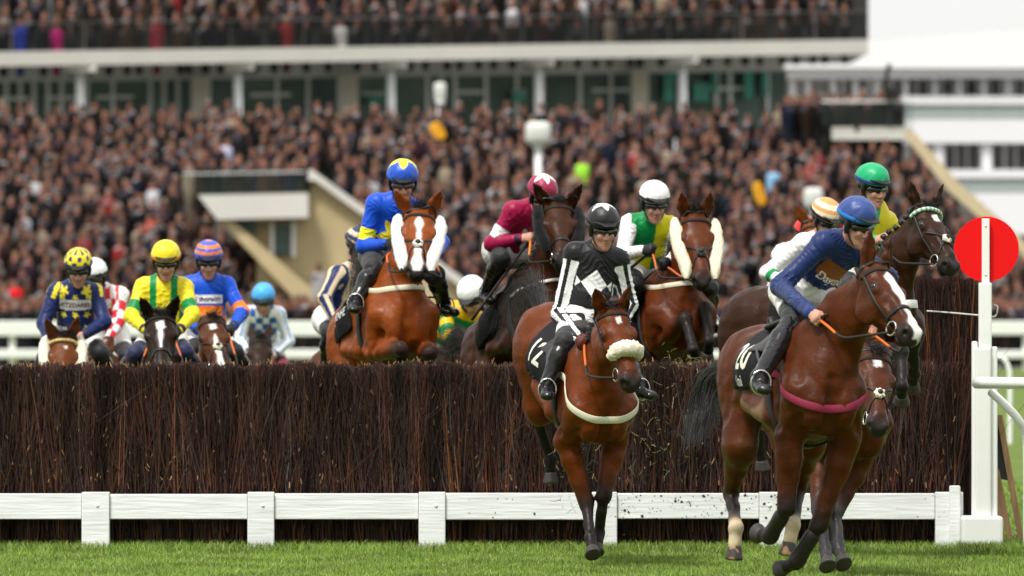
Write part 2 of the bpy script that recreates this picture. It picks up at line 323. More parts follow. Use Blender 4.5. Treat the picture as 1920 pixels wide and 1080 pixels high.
# ---------------------------------------------------------------- horses
WHITE = (.78, .76, .72); BLK = (.014, .011, .010)
class Horse: pass
def make_horse(S):
    H = Horse(); sc = S.get('sc', 1.0); h = S.get('h', .013); C0 = np.array(S['coat'])*np.array([.76, .57, .25]); PT = np.array(S.get('points', BLK)); belly = C0*1.12
    org0 = at(*S['c']); yw, pt, rl = R(S['yaw']), R(S.get('pitch', 0)), R(S.get('roll', 0))
    F = np.array([math.sin(yw)*math.cos(pt), -math.cos(yw)*math.cos(pt), math.sin(pt)]); IR = np.array([math.cos(yw), math.sin(yw), 0.]); U = np.cross(F, IR)
    IR, U = IR*math.cos(rl)-U*math.sin(rl), U*math.cos(rl)+IR*math.sin(rl)
    T = lambda x, l, z: org0+sc*(x*F+l*IR+z*U)
    H.T, H.F, H.IR, H.U, H.sc = T, F, IR, U, sc
    pr = []
    def ec(a, b, ra, rb, up=U, k=.06, ca=None, cb=None, **kw):
        f = lambda r: np.array(r)*sc if np.ndim(r) else r*sc
        pr.append(Prim(a, b, f(ra), f(rb), up, k*sc, C0 if ca is None else ca, cb if cb is not None else (C0 if ca is None else ca), **kw))
    def el(c, ax, rx, ry, rz, up=U, k=.06, ca=None, sub=False): pr.append(ell(c, ax, rx*sc, ry*sc, rz*sc, up, k*sc, C0 if ca is None else ca, sub))
    # trunk
    ec(T(.33, 0, .02), T(.02, 0, -.02), (.18, .31), (.245, .35), k=.08)
    ec(T(.02, 0, -.02), T(-.42, 0, .03), (.245, .35), (.265, .28), k=.08, cb=C0)
    ec(T(-.42, 0, .03), T(-.80, 0, .10), (.265, .28), (.23, .25), k=.08)
    el(T(-.85, 0, .12), F, .25, .235, .24, k=.08)
    ec(T(.22, 0, .30), T(-.15, 0, .26), (.06, .09), (.07, .06), k=.12)
    ec(T(-.6, 0, .25), T(-.95, 0, .25), (.10, .08), (.09, .07), k=.12)
    ec(T(.38, 0, -.24), T(-.1, 0, -.31), (.12, .08), (.15, .07), k=.1, ca=belly)
    el(T(.45, 0, .0), F, .12, .13, .2, k=.08)
    for s in (-1, 1):
        el(T(-.88, s*.125, .02), F, .24, .142, .30, k=.06)
        el(T(-1.0, s*.11, -.05), F, .12, .095, .24, k=.05)
        el(T(.48, s*.098, -.13), F, .12, .095, .16, k=.018)
        ec(T(.30, s*.175, .05), T(.40, s*.17, -.18), .05, .06, k=.025)
        ec(T(.0, s*.215, -.2), T(-.35, s*.24, -.12), .06, .05, k=.08)
        ec(T(.12, s*.105, .24), T(.43, s*.15, -.04), .09, .105, k=.05)
        el(T(.12, s*.18, -.13), F, .16, .066, .14, k=.025)
        ec(T(-.05, s*.18, .12), T(-.4, s*.20, .10), .09, .10, k=.1)
    # legs
    H.fet = []; H.hoofp = []; H.can = []; legs = {}
    for key, s in (('f0', -1), ('f1', 1)):
        J = S.get(key); sh = T(.43, s*.155, -.05); E = J[3] if J and len(J) > 3 else (.24, .17, -.31); E = T(E[0], s*E[1], E[2])
        if not J:                                     # folded jumping leg
            K = E+sc*nz(F*.9+U*.25-IR*s*.1)*.41; Ft = K+sc*nz(-U*.9-F*.35)*.29; Hf = Ft+sc*nz(-F*.9-U*.3)*.17
        else:
            K = reach(E, .42*sc, *J[0]); Ft = reach(K, .29*sc, *J[1]); Hf = reach(Ft, .165*sc, *J[2])
        ec(sh, E, .11, .09, k=.05)
        m1 = E+(K-E)*.3
        ec(E, m1, .090, .078, k=.035); el(E+(K-E)*.22+F*.025*sc+IR*s*.02*sc, nz(K-E), .13, .055, .06, up=F, k=.02); ec(m1, K, .082, .052, k=.03, ca=C0, cb=PT*.85+C0*.15 if S.get('blackleg', 1) else C0, pw=2.5)
        pc = PT if S.get('blackleg', 1) else C0
        kax = nz(Ft-K); el(K, kax, .066, .05, .055, up=F, k=.03, ca=pc)
        ec(K, Ft, .040, .034, k=.02, ca=pc); el(K+(Ft-K)*.5-0*F, kax, .13, .03, .042, up=F, k=.02, ca=pc)
        el(Ft, kax, .045, .042, .046, k=.02, ca=pc)
        Pn = Ft+(Hf-Ft)*.5; wc = S.get('white_'+key); ec(Ft, Pn, .037, .04, k=.02, ca=wc or pc, cb=wc or pc)
        legs[key] = (E, K, Ft, Pn, Hf)
    for key, s in (('h0', -1), ('h1', 1)):
        J = S.get(key); hip = T(-.80, s*.115, .0)
        if not J:
            St = T(-.5, s*.2, -.28); K = T(-.78, s*.16, -.6); Ft = K+sc*nz(-U*.85-F*.5)*.36; Hf = Ft+sc*nz(-F*.5-U*.8)*.17
        else:
            u, v, dY = J[0]; K = at(u, v, S['c'][2]+dY)
            d = K-hip; D = min(np.linalg.norm(d), .80*sc); K = hip+nz(d)*D if np.linalg.norm(d) > .80*sc else K
            a = (.40**2*sc*sc-.44**2*sc*sc+D*D)/(2*D); hh = math.sqrt(max((.40*sc)**2-a*a, 1e-4)); St = hip+nz(d)*a+perp(F+.25*IR*s, nz(d))*hh
            Ft = reach(K, .36*sc, *J[1]); Hf = reach(Ft, .165*sc, *J[2])
        pc = PT if S.get('blackleg', 1) else C0
        ec(hip, St, (.14, .20), (.10, .135), up=F, k=.07); ec(St, St+(K-St)*.45, (.10, .125), (.07, .085), up=F, k=.06)
        ec(St+(K-St)*.45, K, (.07, .085), (.045, .055), up=F, k=.03, ca=C0, cb=pc*.6+C0*.4, pw=2.5)
        ax = nz(Ft-K); bk = perp(-nz(St-hip)*.2+(K-St)*.0-F, ax); el(K, ax, .075, .045, .06, up=F, k=.03, ca=pc*.7+C0*.3)
        ec(K+bk*.05*sc-ax*.05*sc, K+ax*.1*sc+bk*.02*sc, .028, .025, k=.03, ca=pc)
        ec(K, Ft, .045, .036, k=.02, ca=pc); el(Ft, ax, .045, .043, .048, k=.02, ca=S.get('white_'+key) or pc)
        Pn = Ft+(Hf-Ft)*.5; wc = S.get('white_'+key); ec(Ft, Pn, .038, .042, k=.02, ca=wc or pc)
        if wc: ec(Ft-ax*.06*sc, Ft, .04, .045, k=.015, ca=pc, cb=wc, pw=.5)
        legs[key] = (St, K, Ft, Pn, Hf)
    # grooves between the muscles
    for s in (-1, 1):
        for (a, b, r, k) in (((.20, s*.262, .10), (.30, s*.255, -.26), .022, .05), ((-.46, s*.285, .14), (-.40, s*.245, -.28), .022, .06), ((.40, s*.225, .20), (.52, s*.20, .04), .02, .05), ((-.60, s*.27, .22), (-.72, s*.285, -.2), .016, .05), ((.50, s*.17, -.20), (.40, s*.235, -.30), .018, .04)):
            pr.append(Prim(T(*a), T(*b), r*sc, r*sc, U, k*sc, sub=True))
    pr.append(Prim(T(.595, 0, .02), T(.56, 0, -.30), .02*sc, .024*sc, F, .05*sc, sub=True))
    # neck and head
    B = T(.30, 0, .10); nl = S.get('neck', .80)*sc; O = reach(T(.25, 0, .18), nl, *S['poll']) if len(S['poll']) == 3 and isinstance(S['poll'][2], str) else at(S['poll'][0], S['poll'][1], S['c'][2]+S['poll'][2])
    HL = S.get('head', 1.15)*sc; Mz = reach(O, .56*HL, *S['muzzle']); hx = nz(Mz-O)
    # measured muzzle is the centre of the nose end, a little under the top line
    hyaw = R(S.get('hyaw', S['yaw'])); fw = np.array([math.sin(hyaw), -math.cos(hyaw), 0]); hn = perp(np.array([0, 0, .8])+fw*S.get('fwd', .9), hx); hx = nz(hx+hn*.02); hn = perp(hn, hx)
    tw = R(S.get('twist', 0)); hl = np.cross(hn, hx); hn, hl = hn*math.cos(tw)+hl*math.sin(tw), hl*math.cos(tw)-hn*math.sin(tw)
    Hd = lambda x, n, l: O+HL*(x*hx+n*hn+l*hl)
    H.Hd, H.hx, H.hn, H.hl, H.HL = Hd, hx, hn, hl, HL
    Nn = Hd(.06, -.10, 0); Mid = B*.48+Nn*.52+U*.05*sc
    ec(B, Mid, (.12, .28), (.082, .18), up=perp(U+.3*F, nz(Mid-B)), k=.09); ec(Mid, Nn, (.082, .18), (.070, .115), up=perp(hx*-1+hn*-.2, nz(Nn-Mid)) if S.get('neckup') is None else U, k=.07)
    MZ = np.array(S.get('muzzlecol', (.02, .016, .014))); hk = HL/sc
    def hec(a, b, ra, rb, k=.03, ca=None, cb=None, **kw): ec(Hd(*a), Hd(*b), np.array(ra)*hk, np.array(rb)*hk, hn, k*hk, ca, cb, **kw)
    def hel(c, rx, ry, rz, k=.03, ca=None, sub=False): el(Hd(*c), hx, rx*hk, ry*hk, rz*hk, hn, k*hk, ca, sub)
    hel((.07, -.085, 0), .11, .098, .085)
    hec((.05, -.075, 0), (.24, -.085, 0), (.094, .075), (.096, .082))
    for s in (-1, 1):
        hel((.19, -.046, s*.096), .044, .026, .026, k=.028)
        hel((.20, -.175, s*.052), .105, .040, .092, k=.03)
        hec((.25, -.085, s*.080), (.42, -.085, s*.044), (.011, .011), (.007, .009), k=.025)
    hec((.23, -.085, 0), (.46, -.07, 0), (.072, .078), (.048, .052), ca=C0, cb=C0*.75)
    hec((.10, -.022, 0), (.46, -.03, 0), (.062, .016), (.034, .018), k=.03)
    hec((.25, -.18, 0), (.45, -.125, 0), (.045, .045), (.03, .026), k=.03)
    hel((.50, -.082, 0), .07, .064, .055, k=.03, ca=MZ)
    hel((.555, -.09, 0), .03, .044, .045, k=.025, ca=MZ); hel((.495, -.142, 0), .045, .033, .026, k=.02, ca=MZ)
    for s in (-1, 1):
        hel((.525, -.055, s*.042), .038, .024, .032, k=.02, ca=MZ)
        hel((.187, -.046, s*.122), .026, .013, .017, k=.006, sub=True)
        pr.append(ell(Hd(.552, -.06, s*.060), hx+hl*s*.3, .030*HL, .015*HL, .021*HL, hn, .012*HL, None, True))
    pr.append(Prim(Hd(.45, -.122, 0), Hd(.59, -.126, 0), np.array([.075, .005])*HL, np.array([.075, .006])*HL, hn, .008*HL, sub=True))
    # ears
    er = S.get('ear', (-.19, .0, .03))
    for i, s in enumerate((-1, 1)):
        e = S.get('ear%d' % i, er); bse = Hd(.015, -.045, s*.064); tip = Hd(.015+e[0], -.03+e[1], s*(.064+e[2])); tip = reach(bse, .185*HL, *S['tips'][i], 'n') if 'tips' in S else tip; tip = bse+nz(tip-bse)*min(.21*HL, max(.16*HL, np.linalg.norm(tip-bse))); md = bse+(tip-bse)*.45
        fx = nz(tip-bse); efr = perp(fw*.8+hn*.5+hl*s*.45, fx)
        md = bse+(tip-bse)*.42; ec(bse, md, np.array([.034, .030])*hk, np.array([.044, .024])*hk, efr, .02, ca=C0); ec(md, bse+(tip-bse)*.72, np.array([.044, .022])*hk, np.array([.030, .014])*hk, efr, .015, ca=C0*.85, cb=C0*.6); ec(bse+(tip-bse)*.72, tip, np.array([.030, .014])*hk, np.array([.006, .006])*hk, efr, .015, ca=C0*.6, cb=C0*.35)
        pr.append(Prim(bse+fx*.03+efr*.030*HL, tip-fx*.035+efr*.022*HL, np.array([.024, .020])*HL, np.array([.018, .012])*HL, efr, .01, sub=True))
    f = Field(pr, h, noise=lambda P: .003*waves(P, .16, 5)); H.f = f
    V, Fc = f.mesh(); C = f.colors(V)
    C = C*(1+.10*waves(V, .35, S.get('seed', 3), 6)[:, None]*.5)
    # markings
    q = (V-O)/HL; hxc, hnc, hlc = q@hx, q@hn, q@hl; hm = (hxc > -.02) & (hxc < .62) & (np.abs(hlc) < .14) & (hnc > -.3)
    if 'mark' in S: 
        m = S['mark'](hxc, hnc, hlc)*hm; C = mixc(C, WHITE, np.clip(m, 0, 1))
    C = mixc(C, MZ, np.clip(sst(.50, .56, hxc)*hm*(.75 if 'mark' in S else 1.)*S.get('mzk', 1), 0, 1)) if S.get('mzk', 1) > 0 else C
    C = mixc(C, MZ*.6, np.clip(np.exp(-(((hxc-.55)/.034)**2+((hnc+.06)/.026)**2+((np.abs(hlc)-.060)/.026)**2)), 0, 1)*hm)
    ring = np.exp(-(((hxc-.19)/.04)**2+((hnc+.045)/.03)**2+((np.abs(hlc)-.118)/.03)**2)); C = mixc(C, MZ, np.clip(ring*.85, 0, 1)*hm)
    if S.get('bodymark'): C = S['bodymark'](H, V, C)
    org = np.array([org0[0], org0[1], 0.]); H.org = org
    root = mesh_obj('racehorse', V, Fc, M['coat'], None, org, np.clip(C, 0, 1)); tag(root, S['label'], 'horse', 'racehorses jumping the brush fence'); H.root = root
    # eyes, hooves
    for s in (-1, 1):
        c = Hd(.187, -.046, s*.101); me = Field([ell(c, hx, .025*HL, .016*HL, .018*HL, hn)], .004); v, fc = me.mesh(); mesh_obj('eye', v, fc, M['eye'], root, org)
    for key, (a, K, Ft, Pn, Hf) in legs.items():
        ax = nz(Hf-Pn); fr = perp(F, ax) if abs(ax@F) < .95 else perp(U, ax)
        hp = [Prim(Pn+ax*.02*sc, Hf, np.array([.043, .046])*sc, np.array([.058, .066])*sc, fr, .01, cap=.012)]
        hf = Field(hp, .007, cuts=[(Hf+ax*.012*sc, ax)]); v, fc = hf.mesh(); cc = np.tile((.035, .03, .026), (len(v), 1))
        if S.get('white_'+key): cc = mixc(cc, (.35, .2, .09), (waves(v, .08, 9) > .5)*.8)
        mesh_obj('hoof', v, fc, M['hoof'], root, org, cc)
    if S.get('boots'):
        for key in S['boots']:
            a, K, Ft, Pn, Hf = legs[key]; tt = np.linspace(.16, 1.02, 8); P = K+(Ft-K)*tt[:, None]
            tube_obj('leg_boot', P, np.array([.044, .052, .052, .05, .05, .052, .058, .054])*sc, M['leather'], root, org, ns=14)
    H.legs = legs; H.O = O; H.B = B
    return H
def ribbon(H, name, P, Nrm, wdir, wd, m, colr, th=.006, closed=False, parent=None):
    """flat strap following points P lying on the skin with outward normals; wdir across the strap"""
    P = np.asarray(P); n = len(P); Wd = np.broadcast_to(wdir, P.shape); rows = []
    for (a, b) in ((-.5, .3), (-.42, 1), (.42, 1), (.5, .3), (.5, -.5), (-.5, -.5)): rows.append(P+Wd*wd*a+Nrm*th*b)
    V = np.stack(rows, 1).reshape(-1, 3); Fs = []; k = 6
    for i in range(n if closed else n-1):
        j = (i+1) % n
        for r in range(k): Fs.append((i*k+r, i*k+(r+1) % k, j*k+(r+1) % k, j*k+r))
    if not closed: Fs += [tuple(range(k))[::-1], tuple((n-1)*k+r for r in range(k))]
    o = mesh_obj(name, V, Fs, m, parent or H.root, H.org, colr); bm_fix(o); return o
def smooth1(P, it=2, closed=False):
    for _ in range(it):
        Q = P.copy(); Q[1:-1] = (P[:-2]+2*P[1:-1]+P[2:])/4
        if closed: Q[0] = (P[-1]+2*P[0]+P[1])/4; Q[-1] = (P[-2]+2*P[-1]+P[0])/4
        P = Q
    return P
def head_arc(H, x, a0, a1, n=26, tilt=0., mx=.16, cn=-.075):
    th = np.radians(np.linspace(a0, a1, n)); o = np.tile(H.Hd(x, cn, 0), (n, 1)); d = np.cos(th)[:, None]*H.hn+np.sin(th)[:, None]*H.hl+np.cos(th)[:, None]*H.hx*tilt
    P = smooth1(H.f.cast_out(o, np.array([nz(q) for q in d]), mx*H.HL)); return P, np.array([nz(q) for q in d])
def cheek_line(H, s, x0, x1, n=12, n0=-.07, n1=-.10):
    x = np.linspace(x0, x1, n); o = np.array([H.Hd(a, n0+(n1-n0)*i/(n-1), 0) for i, a in enumerate(x)]); d = np.tile(H.hl*s, (n, 1))
    return smooth1(H.f.cast_out(o, d, .2*H.HL)), d
def bridle(H, S, hands):
    g = H.root; colr = np.array(S.get('brcol', (.02, .015, .013))); k = H.HL
    P, N = head_arc(H, .03, -112, 112, tilt=-.25); br = ribbon(H, 'bridle', P, N, H.hx, .024*k, M['leather'], None, th=.007)
    mk = lambda *a, **kw: ribbon(H, *a, parent=br, **kw)
    P, N = head_arc(H, .075, -100, 100, tilt=.1); bc = np.array(S.get('browcol', colr))
    if S.get('browband2'):
        cc = np.repeat(np.where((np.arange(len(P))//2 % 2)[:, None] == 0, np.array(bc)[None], np.array(S['browband2'])[None]), 10, 0)
        tube_obj('browband', P+N*.008, .013*k, M['attr'], br, H.org, np.where((np.arange(len(P))//1 % 2)[:, None] == 0, np.array(bc)[None], np.array(S['browband2'])[None]), ns=10)
    else: mk('browband', P, N, H.hx, .024*k, M['webbing'], bc, th=.008)
    for s in (-1, 1):
        P, N = cheek_line(H, s, .07, .41, n1=-.115); mk('cheek_strap', P, N, H.hn, .018*k, M['leather'], None, th=.007)
        bit = H.Hd(.44, -.118, s*.052); th = np.linspace(0, 2*np.pi, 25); c = bit+H.hl*s*.008
        V, F = tubes((c+.038*k*(np.cos(th)[:, None]*H.hx+np.sin(th)[:, None]*H.hn))[None], np.full((1, 25), .0045), 6)
        mesh_obj('bit_ring', V, F, M['metal'], br, H.org)
        if hands and hands[0 if s < 0 else 1] is not None:
            hd = hands[0 if s < 0 else 1]; b0 = c-H.hn*.03*k; nlat = H.hl*s*.09+np.array([0, 0, -.04]); mid = (b0+hd)/2+nlat+np.array([0, 0, -S.get('sag', .05)])
            L = spline([b0, b0+(mid-b0)*.5+nlat*.3, mid, mid+(hd-mid)*.6, hd], 8); t = np.linspace(0, 1, len(L))
            rc = np.array(S.get('reincol', (.55, .13, .02))); cc = np.where((t > .62)[:, None], rc[None], np.array([[.015, .013, .012]]))
            # keep the rein outside the neck
            for _ in range(8):
                dd = H.f.sample(L); ins = (dd < .016) & (t < .9)
                if not ins.any(): break
                e = .012; gr = np.stack([H.f.sample(L+np.eye(3)[j]*e)-H.f.sample(L-np.eye(3)[j]*e) for j in range(3)], 1); L[ins] += nzr(gr)[ins]*np.clip(.018-dd[ins], .004, .03)[:, None]
            L = smooth1(L, 2); tube_obj('rein', L, .009, M['attr'], g, H.org, cc, ns=8)
    if S.get('noseband', 'strap') == 'strap':
        P, N = head_arc(H, .375, -125, 125); mk('noseband', P, N, H.hx, .026*k, M['leather'], None, th=.009)
    elif S['noseband'] == 'fleece':
        P, N = head_arc(H, .345, -95, 95, n=40); n = len(P); V, F = tubes((P+N*.026)[None], np.interp(np.linspace(0, 1, n), [0, .12, .5, .88, 1], [.018, .046, .058, .046, .018])[None], 20)
        V = V+nzr(V-np.repeat(P+N*.026, 20, 0))*(.006*waves(V, .022, 4)+.004*waves(V, .011, 6))[:, None]
        mesh_obj('sheepskin_noseband', V, F, M['fleece'], br, H.org, (.80, .74, .60))
    elif S['noseband'] == 'grackle':
        c = H.Hd(.345, .012, 0)
        for (x0, x1) in ((.26, .40), (.40, .27)):
            A, _ = head_arc(H, .345, -80, 80, n=20); sl = np.linspace(-1, 1, 20); A = A+H.hx[None]*(np.sign(x1-x0)*sl*.09*k)[:, None]
            A2 = np.array([H.f.cast_out([H.Hd(.345+np.sign(x1-x0)*q*.09, -.075, 0)], [nz(math.cos(math.radians(q*80))*H.hn+math.sin(math.radians(q*80))*H.hl)], .14*k)[0] for q in sl])
            N = np.array([nz(math.cos(math.radians(q*80))*H.hn+math.sin(math.radians(q*80))*H.hl) for q in sl]); mk('crossed_noseband', smooth1(A2), N, nz(H.hx), .02*k, M['leather'], None, th=.008)
        P = H.f.cast_out([H.Hd(.345, -.075, 0)], [H.hn], .14*k)[0]; m = Field([ell(P+H.hn*.01, H.hn, .02*k, .034*k, .034*k, H.hx)], .008, noise=lambda p: .006*waves(p, .02, 2)); v, f = m.mesh()
        mesh_obj('fleece_pad', v, f, M['fleece'], br, H.org, S.get('padcol', (.75, .70, .58)))
        m = Field([ell(P+H.hn*.03, H.hn, .012*k, .018*k, .018*k, H.hx)], .006); v, f = m.mesh(); mesh_obj('crossing_pad', v, f, M['leather'], br, H.org)
    if S.get('cheeks') is not None:
        for s in (-1, 1):
            x = np.linspace(S.get('ch0', .05), S.get('ch1', .42), 16); o = np.array([H.Hd(a, -.07-.03*i/15, 0) for i, a in enumerate(x)])
            P = smooth1(H.f.cast_out(o, np.tile(H.hl*s, (16, 1)), .15*k), 4)+H.hl*s*.032*k; P = P+H.hn*.012*k
            V, F = tubes(P[None], (k*np.interp(np.linspace(0, 1, 16), [0, .06, .2, .8, .94, 1], [.012, .03, .042, .042, .03, .012]))[None], 18)
            V = V+nzr(V-np.repeat(P, 18, 0))*(.005*waves(V, .025, 4)+.003*waves(V, .012, 6))[:, None]
            o = mesh_obj('cheek_piece', V, F, M['fleece'], br, H.org, S['cheeks'])
def nzr(A): return A/(np.linalg.norm(A, axis=1, keepdims=True)+1e-9)
def breast_strap(H, colr, wd=.055, z0=.06, z1=-.02, x0=.02, dip=.0, name='breast_strap'):
    n = 60; th = np.radians(np.linspace(-96, 96, n)); z = z0+(z1-z0)*np.cos(th)**2
    o = np.array([H.T(x0+.12, 0, a) for a in z]); d = np.cos(th)[:, None]*H.F+np.sin(th)[:, None]*H.IR
    P = smooth1(H.f.cast_out(o, d, .75*H.sc), 3); N = smooth1(d, 1)
    return ribbon(H, name, P+N*.007, N, H.U, wd*.85, M['webbing'], colr, th=.005)
def girth(H, x=.10, colr=(.03, .03, .035), wd=.09):
    n = 50; th = np.linspace(0, 2*np.pi, n, endpoint=False); o = np.tile(H.T(x, 0, 0), (n, 1)); d = np.cos(th)[:, None]*H.U+np.sin(th)[:, None]*H.IR
    P = smooth1(H.f.cast_out(o, d, .6*H.sc), 3, True); return ribbon(H, 'girth', P+d*.002, d, H.F, wd, M['webbing'], colr, th=.01, closed=True)
def barrel_patch(H, x0, x1, a0, a1, off, th, nx=14, na=40, edge=None):
    """sheet lying over the barrel: x along the back, angle from the top"""
    xs = np.linspace(x0, x1, nx); an = np.radians(np.linspace(a0, a1, na)); X, A = np.meshgrid(xs, an, indexing='ij')
    o = np.array([H.T(x, 0, .02) for x in X.ravel()]); d = np.cos(A.ravel())[:, None]*H.U+np.sin(A.ravel())[:, None]*H.IR
    P = H.f.cast_out(o, d, .6*H.sc).reshape(nx, na, 3)
    for _ in range(4):
        Q = P.copy(); Q[1:-1, 1:-1] = (P[:-2, 1:-1]+P[2:, 1:-1]+P[1:-1, :-2]+P[1:-1, 2:])/4; P = Q
    d = d.reshape(nx, na, 3); return P+d*off, P+d*(off+th), xs, np.degrees(an)
def sheet(H, name, A, B, m, colr):
    nx, na, _ = A.shape; V = np.concatenate([A.reshape(-1, 3), B.reshape(-1, 3)]); n = nx*na; I = np.arange(n).reshape(nx, na); Fs = []
    q = np.stack([I[:-1, :-1], I[1:, :-1], I[1:, 1:], I[:-1, 1:]], -1).reshape(-1, 4); Fs += q.tolist()+(q[:, ::-1]+n).tolist()
    for e in (I[0], I[-1], I[:, 0], I[:, -1]): Fs += [(e[i], e[i+1], e[i+1]+n, e[i]+n) for i in range(len(e)-1)]
    o = mesh_obj(name, V, Fs, m, H.root, H.org, colr); bm_fix(o); return o
def saddle(H, S):
    A, B, xs, an = barrel_patch(H, -.52, -.02, -100, 100, .004, .012, na=52); cc = np.tile((.012, .012, .014), (A.shape[0]*A.shape[1]*2, 1))
    cl = sheet(H, 'saddle_cloth', A, B, M['cloth'], cc)
    if S.get('number'):
        for (s, txt, sz, xc, ac, sh, cl_) in S['number']:
            V, F = text_mesh(txt, sz, bold=.006 if sz > .15 else .001)
            # image-left side: text runs from the tail towards the head when seen from outside
            X = xc+(V[:, 0]*(1 if s < 0 else -1)); ang = ac*1.0-np.degrees(V[:, 1]/.34)*1.0
            o = np.array([H.T(x, 0, .02) for x in X]); a = np.radians(ang); d = np.cos(a)[:, None]*H.U+s*np.sin(a)[:, None]*H.IR
            P = H.f.cast_out(o, d, .6*H.sc)
            pa = np.clip((X-xs[0])/(xs[1]-xs[0]), 0, len(xs)-1.001); pb = np.clip((s*ang-an[0])/(an[1]-an[0]), 0, len(an)-1.001); i, j = pa.astype(int), pb.astype(int); fa, fb = (pa-i)[:, None], (pb-j)[:, None]
            P = B[i, j]*(1-fa)*(1-fb)+B[i+1, j]*fa*(1-fb)+B[i, j+1]*(1-fa)*fb+B[i+1, j+1]*fa*fb+d*.004
            mesh_obj('cloth_number' if txt.isdigit() else 'cloth_lettering', P, F, M['attr'], cl, H.org, cl_, smooth=False)
    A, B, _, _ = barrel_patch(H, -.24, .08, -56, 56, .018, .010); sheet(H, 'saddle_flaps', A, B, M['leather'], (.015, .014, .014))
    sp = [Prim(H.T(-.38, 0, .36), H.T(.02, 0, .43), np.array([.13, .03])*H.sc, np.array([.06, .04])*H.sc, H.U, .03), Prim(H.T(-.42, -.07, .40), H.T(-.42, .07, .40), .03*H.sc, .03*H.sc, H.U, .03)]
    v, f = Field(sp, .012).mesh(); mesh_obj('saddle_seat', v, f, M['leather'], H.root, H.org)
S_SPREAD = .15
def strands(name, roots, dirs, L, r0, m, colr, parent, org, curl=.04, n=7, grav=.0, seed=1, spread=.25, guide=None, tsp=.15):
    g = np.random.default_rng(seed); k = len(roots); t = np.linspace(0, 1, n)
    D = np.asarray(dirs)+g.normal(size=(k, 3))*spread; D = nzr(D); Ln = L*g.uniform(.55, 1.1, k)
    P = np.asarray(roots)[:, None]+D[:, None]*(Ln[:, None]*t)[..., None]
    if guide is not None:
        gp = np.array([np.interp(t, np.linspace(0, 1, len(guide)), guide[:, j]) for j in range(3)]).T; P = np.asarray(roots)[:, None]+(gp-gp[0])[None]*(Ln/L)[:, None, None]+D[:, None]*(L*tsp*t**1.2)[None, :, None]
    P[..., 2] -= grav*(t**2)[None]*Ln[:, None]
    w1 = g.normal(size=(k, 3)); P += w1[:, None]*(curl*np.sin(t*4+g.uniform(0, 6, (k, 1)))*t)[..., None]
    V, F = tubes(P, (r0*(1-.8*t))[None]*g.uniform(.6, 1.2, (k, 1)), 3); cc = np.repeat(np.asarray(colr)[None]*g.uniform(.6, 1.5, (k, 1)), n*3, 0)
    return mesh_obj(name, V, F, m, parent, org, cc)
def mane_tail(H, S, seed=1):
    g = np.random.default_rng(seed); hc = np.array(S.get('hair', (.012, .010, .009)))
    # crest of the neck: cast up from the neck axis
    n = 420; t = g.uniform(.12, 1, n); A = H.B+(H.Hd(.05, -.09, 0)-H.B)*t[:, None]; ax = nz(H.Hd(.05, -.09, 0)-H.B); up = perp(H.U-.6*H.F*(abs(ax@H.U) > .7), ax)
    P = H.f.cast_out(A, np.tile(up, (n, 1)), .45*H.sc)
    if S.get('plaits'):
        mb = []
        tt = np.linspace(.18, .97, 11)
        A2 = H.B+(H.Hd(.05, -.09, 0)-H.B)*tt[:, None]; P2 = H.f.cast_out(A2, np.tile(up, (11, 1)), .45*H.sc)
        for p in P2:
            v, f = Field([ell(p+up*.012, up, .026, .022, .022, ax)], .008, noise=lambda q: .004*waves(q, .02, 3)).mesh(); mesh_obj('mane_plait', v, f, M['hair'], H.root, H.org, hc)
    else:
        sd_ = S.get('maneside', -1); strands('mane', P-up*.015, up*.45+H.hl*sd_*.5-H.hx*.15+S.get('manedir', np.zeros(3)), .11*H.sc, .0030, M['hair'], hc, H.root, H.org, grav=.5, seed=seed)
    if S.get('forelock', 1):
        k = 150; r = np.array([H.Hd(*(0.0+g.uniform(-.02, .03), -.01, g.uniform(-.035, .035))) for _ in range(k)])
        fd = S.get('forelockdir'); fd = H.hn*.6+H.hx*.35+H.hl*.2 if fd is None else fd
        strands('forelock', r, np.tile(fd, (k, 1)), S.get('forelock', 1)*.11, .0022, M['hair'], hc, H.root, H.org, seed=seed+1, spread=.35, grav=.2)
    if S.get('tail') is not None:
        dock = H.T(-1.10, 0, .16); gd = np.concatenate([[dock], [at(*q) for q in S['tail']]]); gl = spline(gd, 6); L = np.sum(np.linalg.norm(np.diff(gl, axis=0), axis=1)); k = S.get('tailn', 700)
        roots = dock+g.normal(size=(k, 3))*.022+(gl[min(4, len(gl)-1)]-dock)*g.uniform(0, .8, (k, 1)); 
        strands('tail', roots, g.normal(size=(k, 3)), L, S.get('tailr', .0024), M['hair'], hc, H.root, H.org, guide=gl, n=12, tsp=S.get('tspread', .15), curl=.03, spread=.6, seed=seed+2)
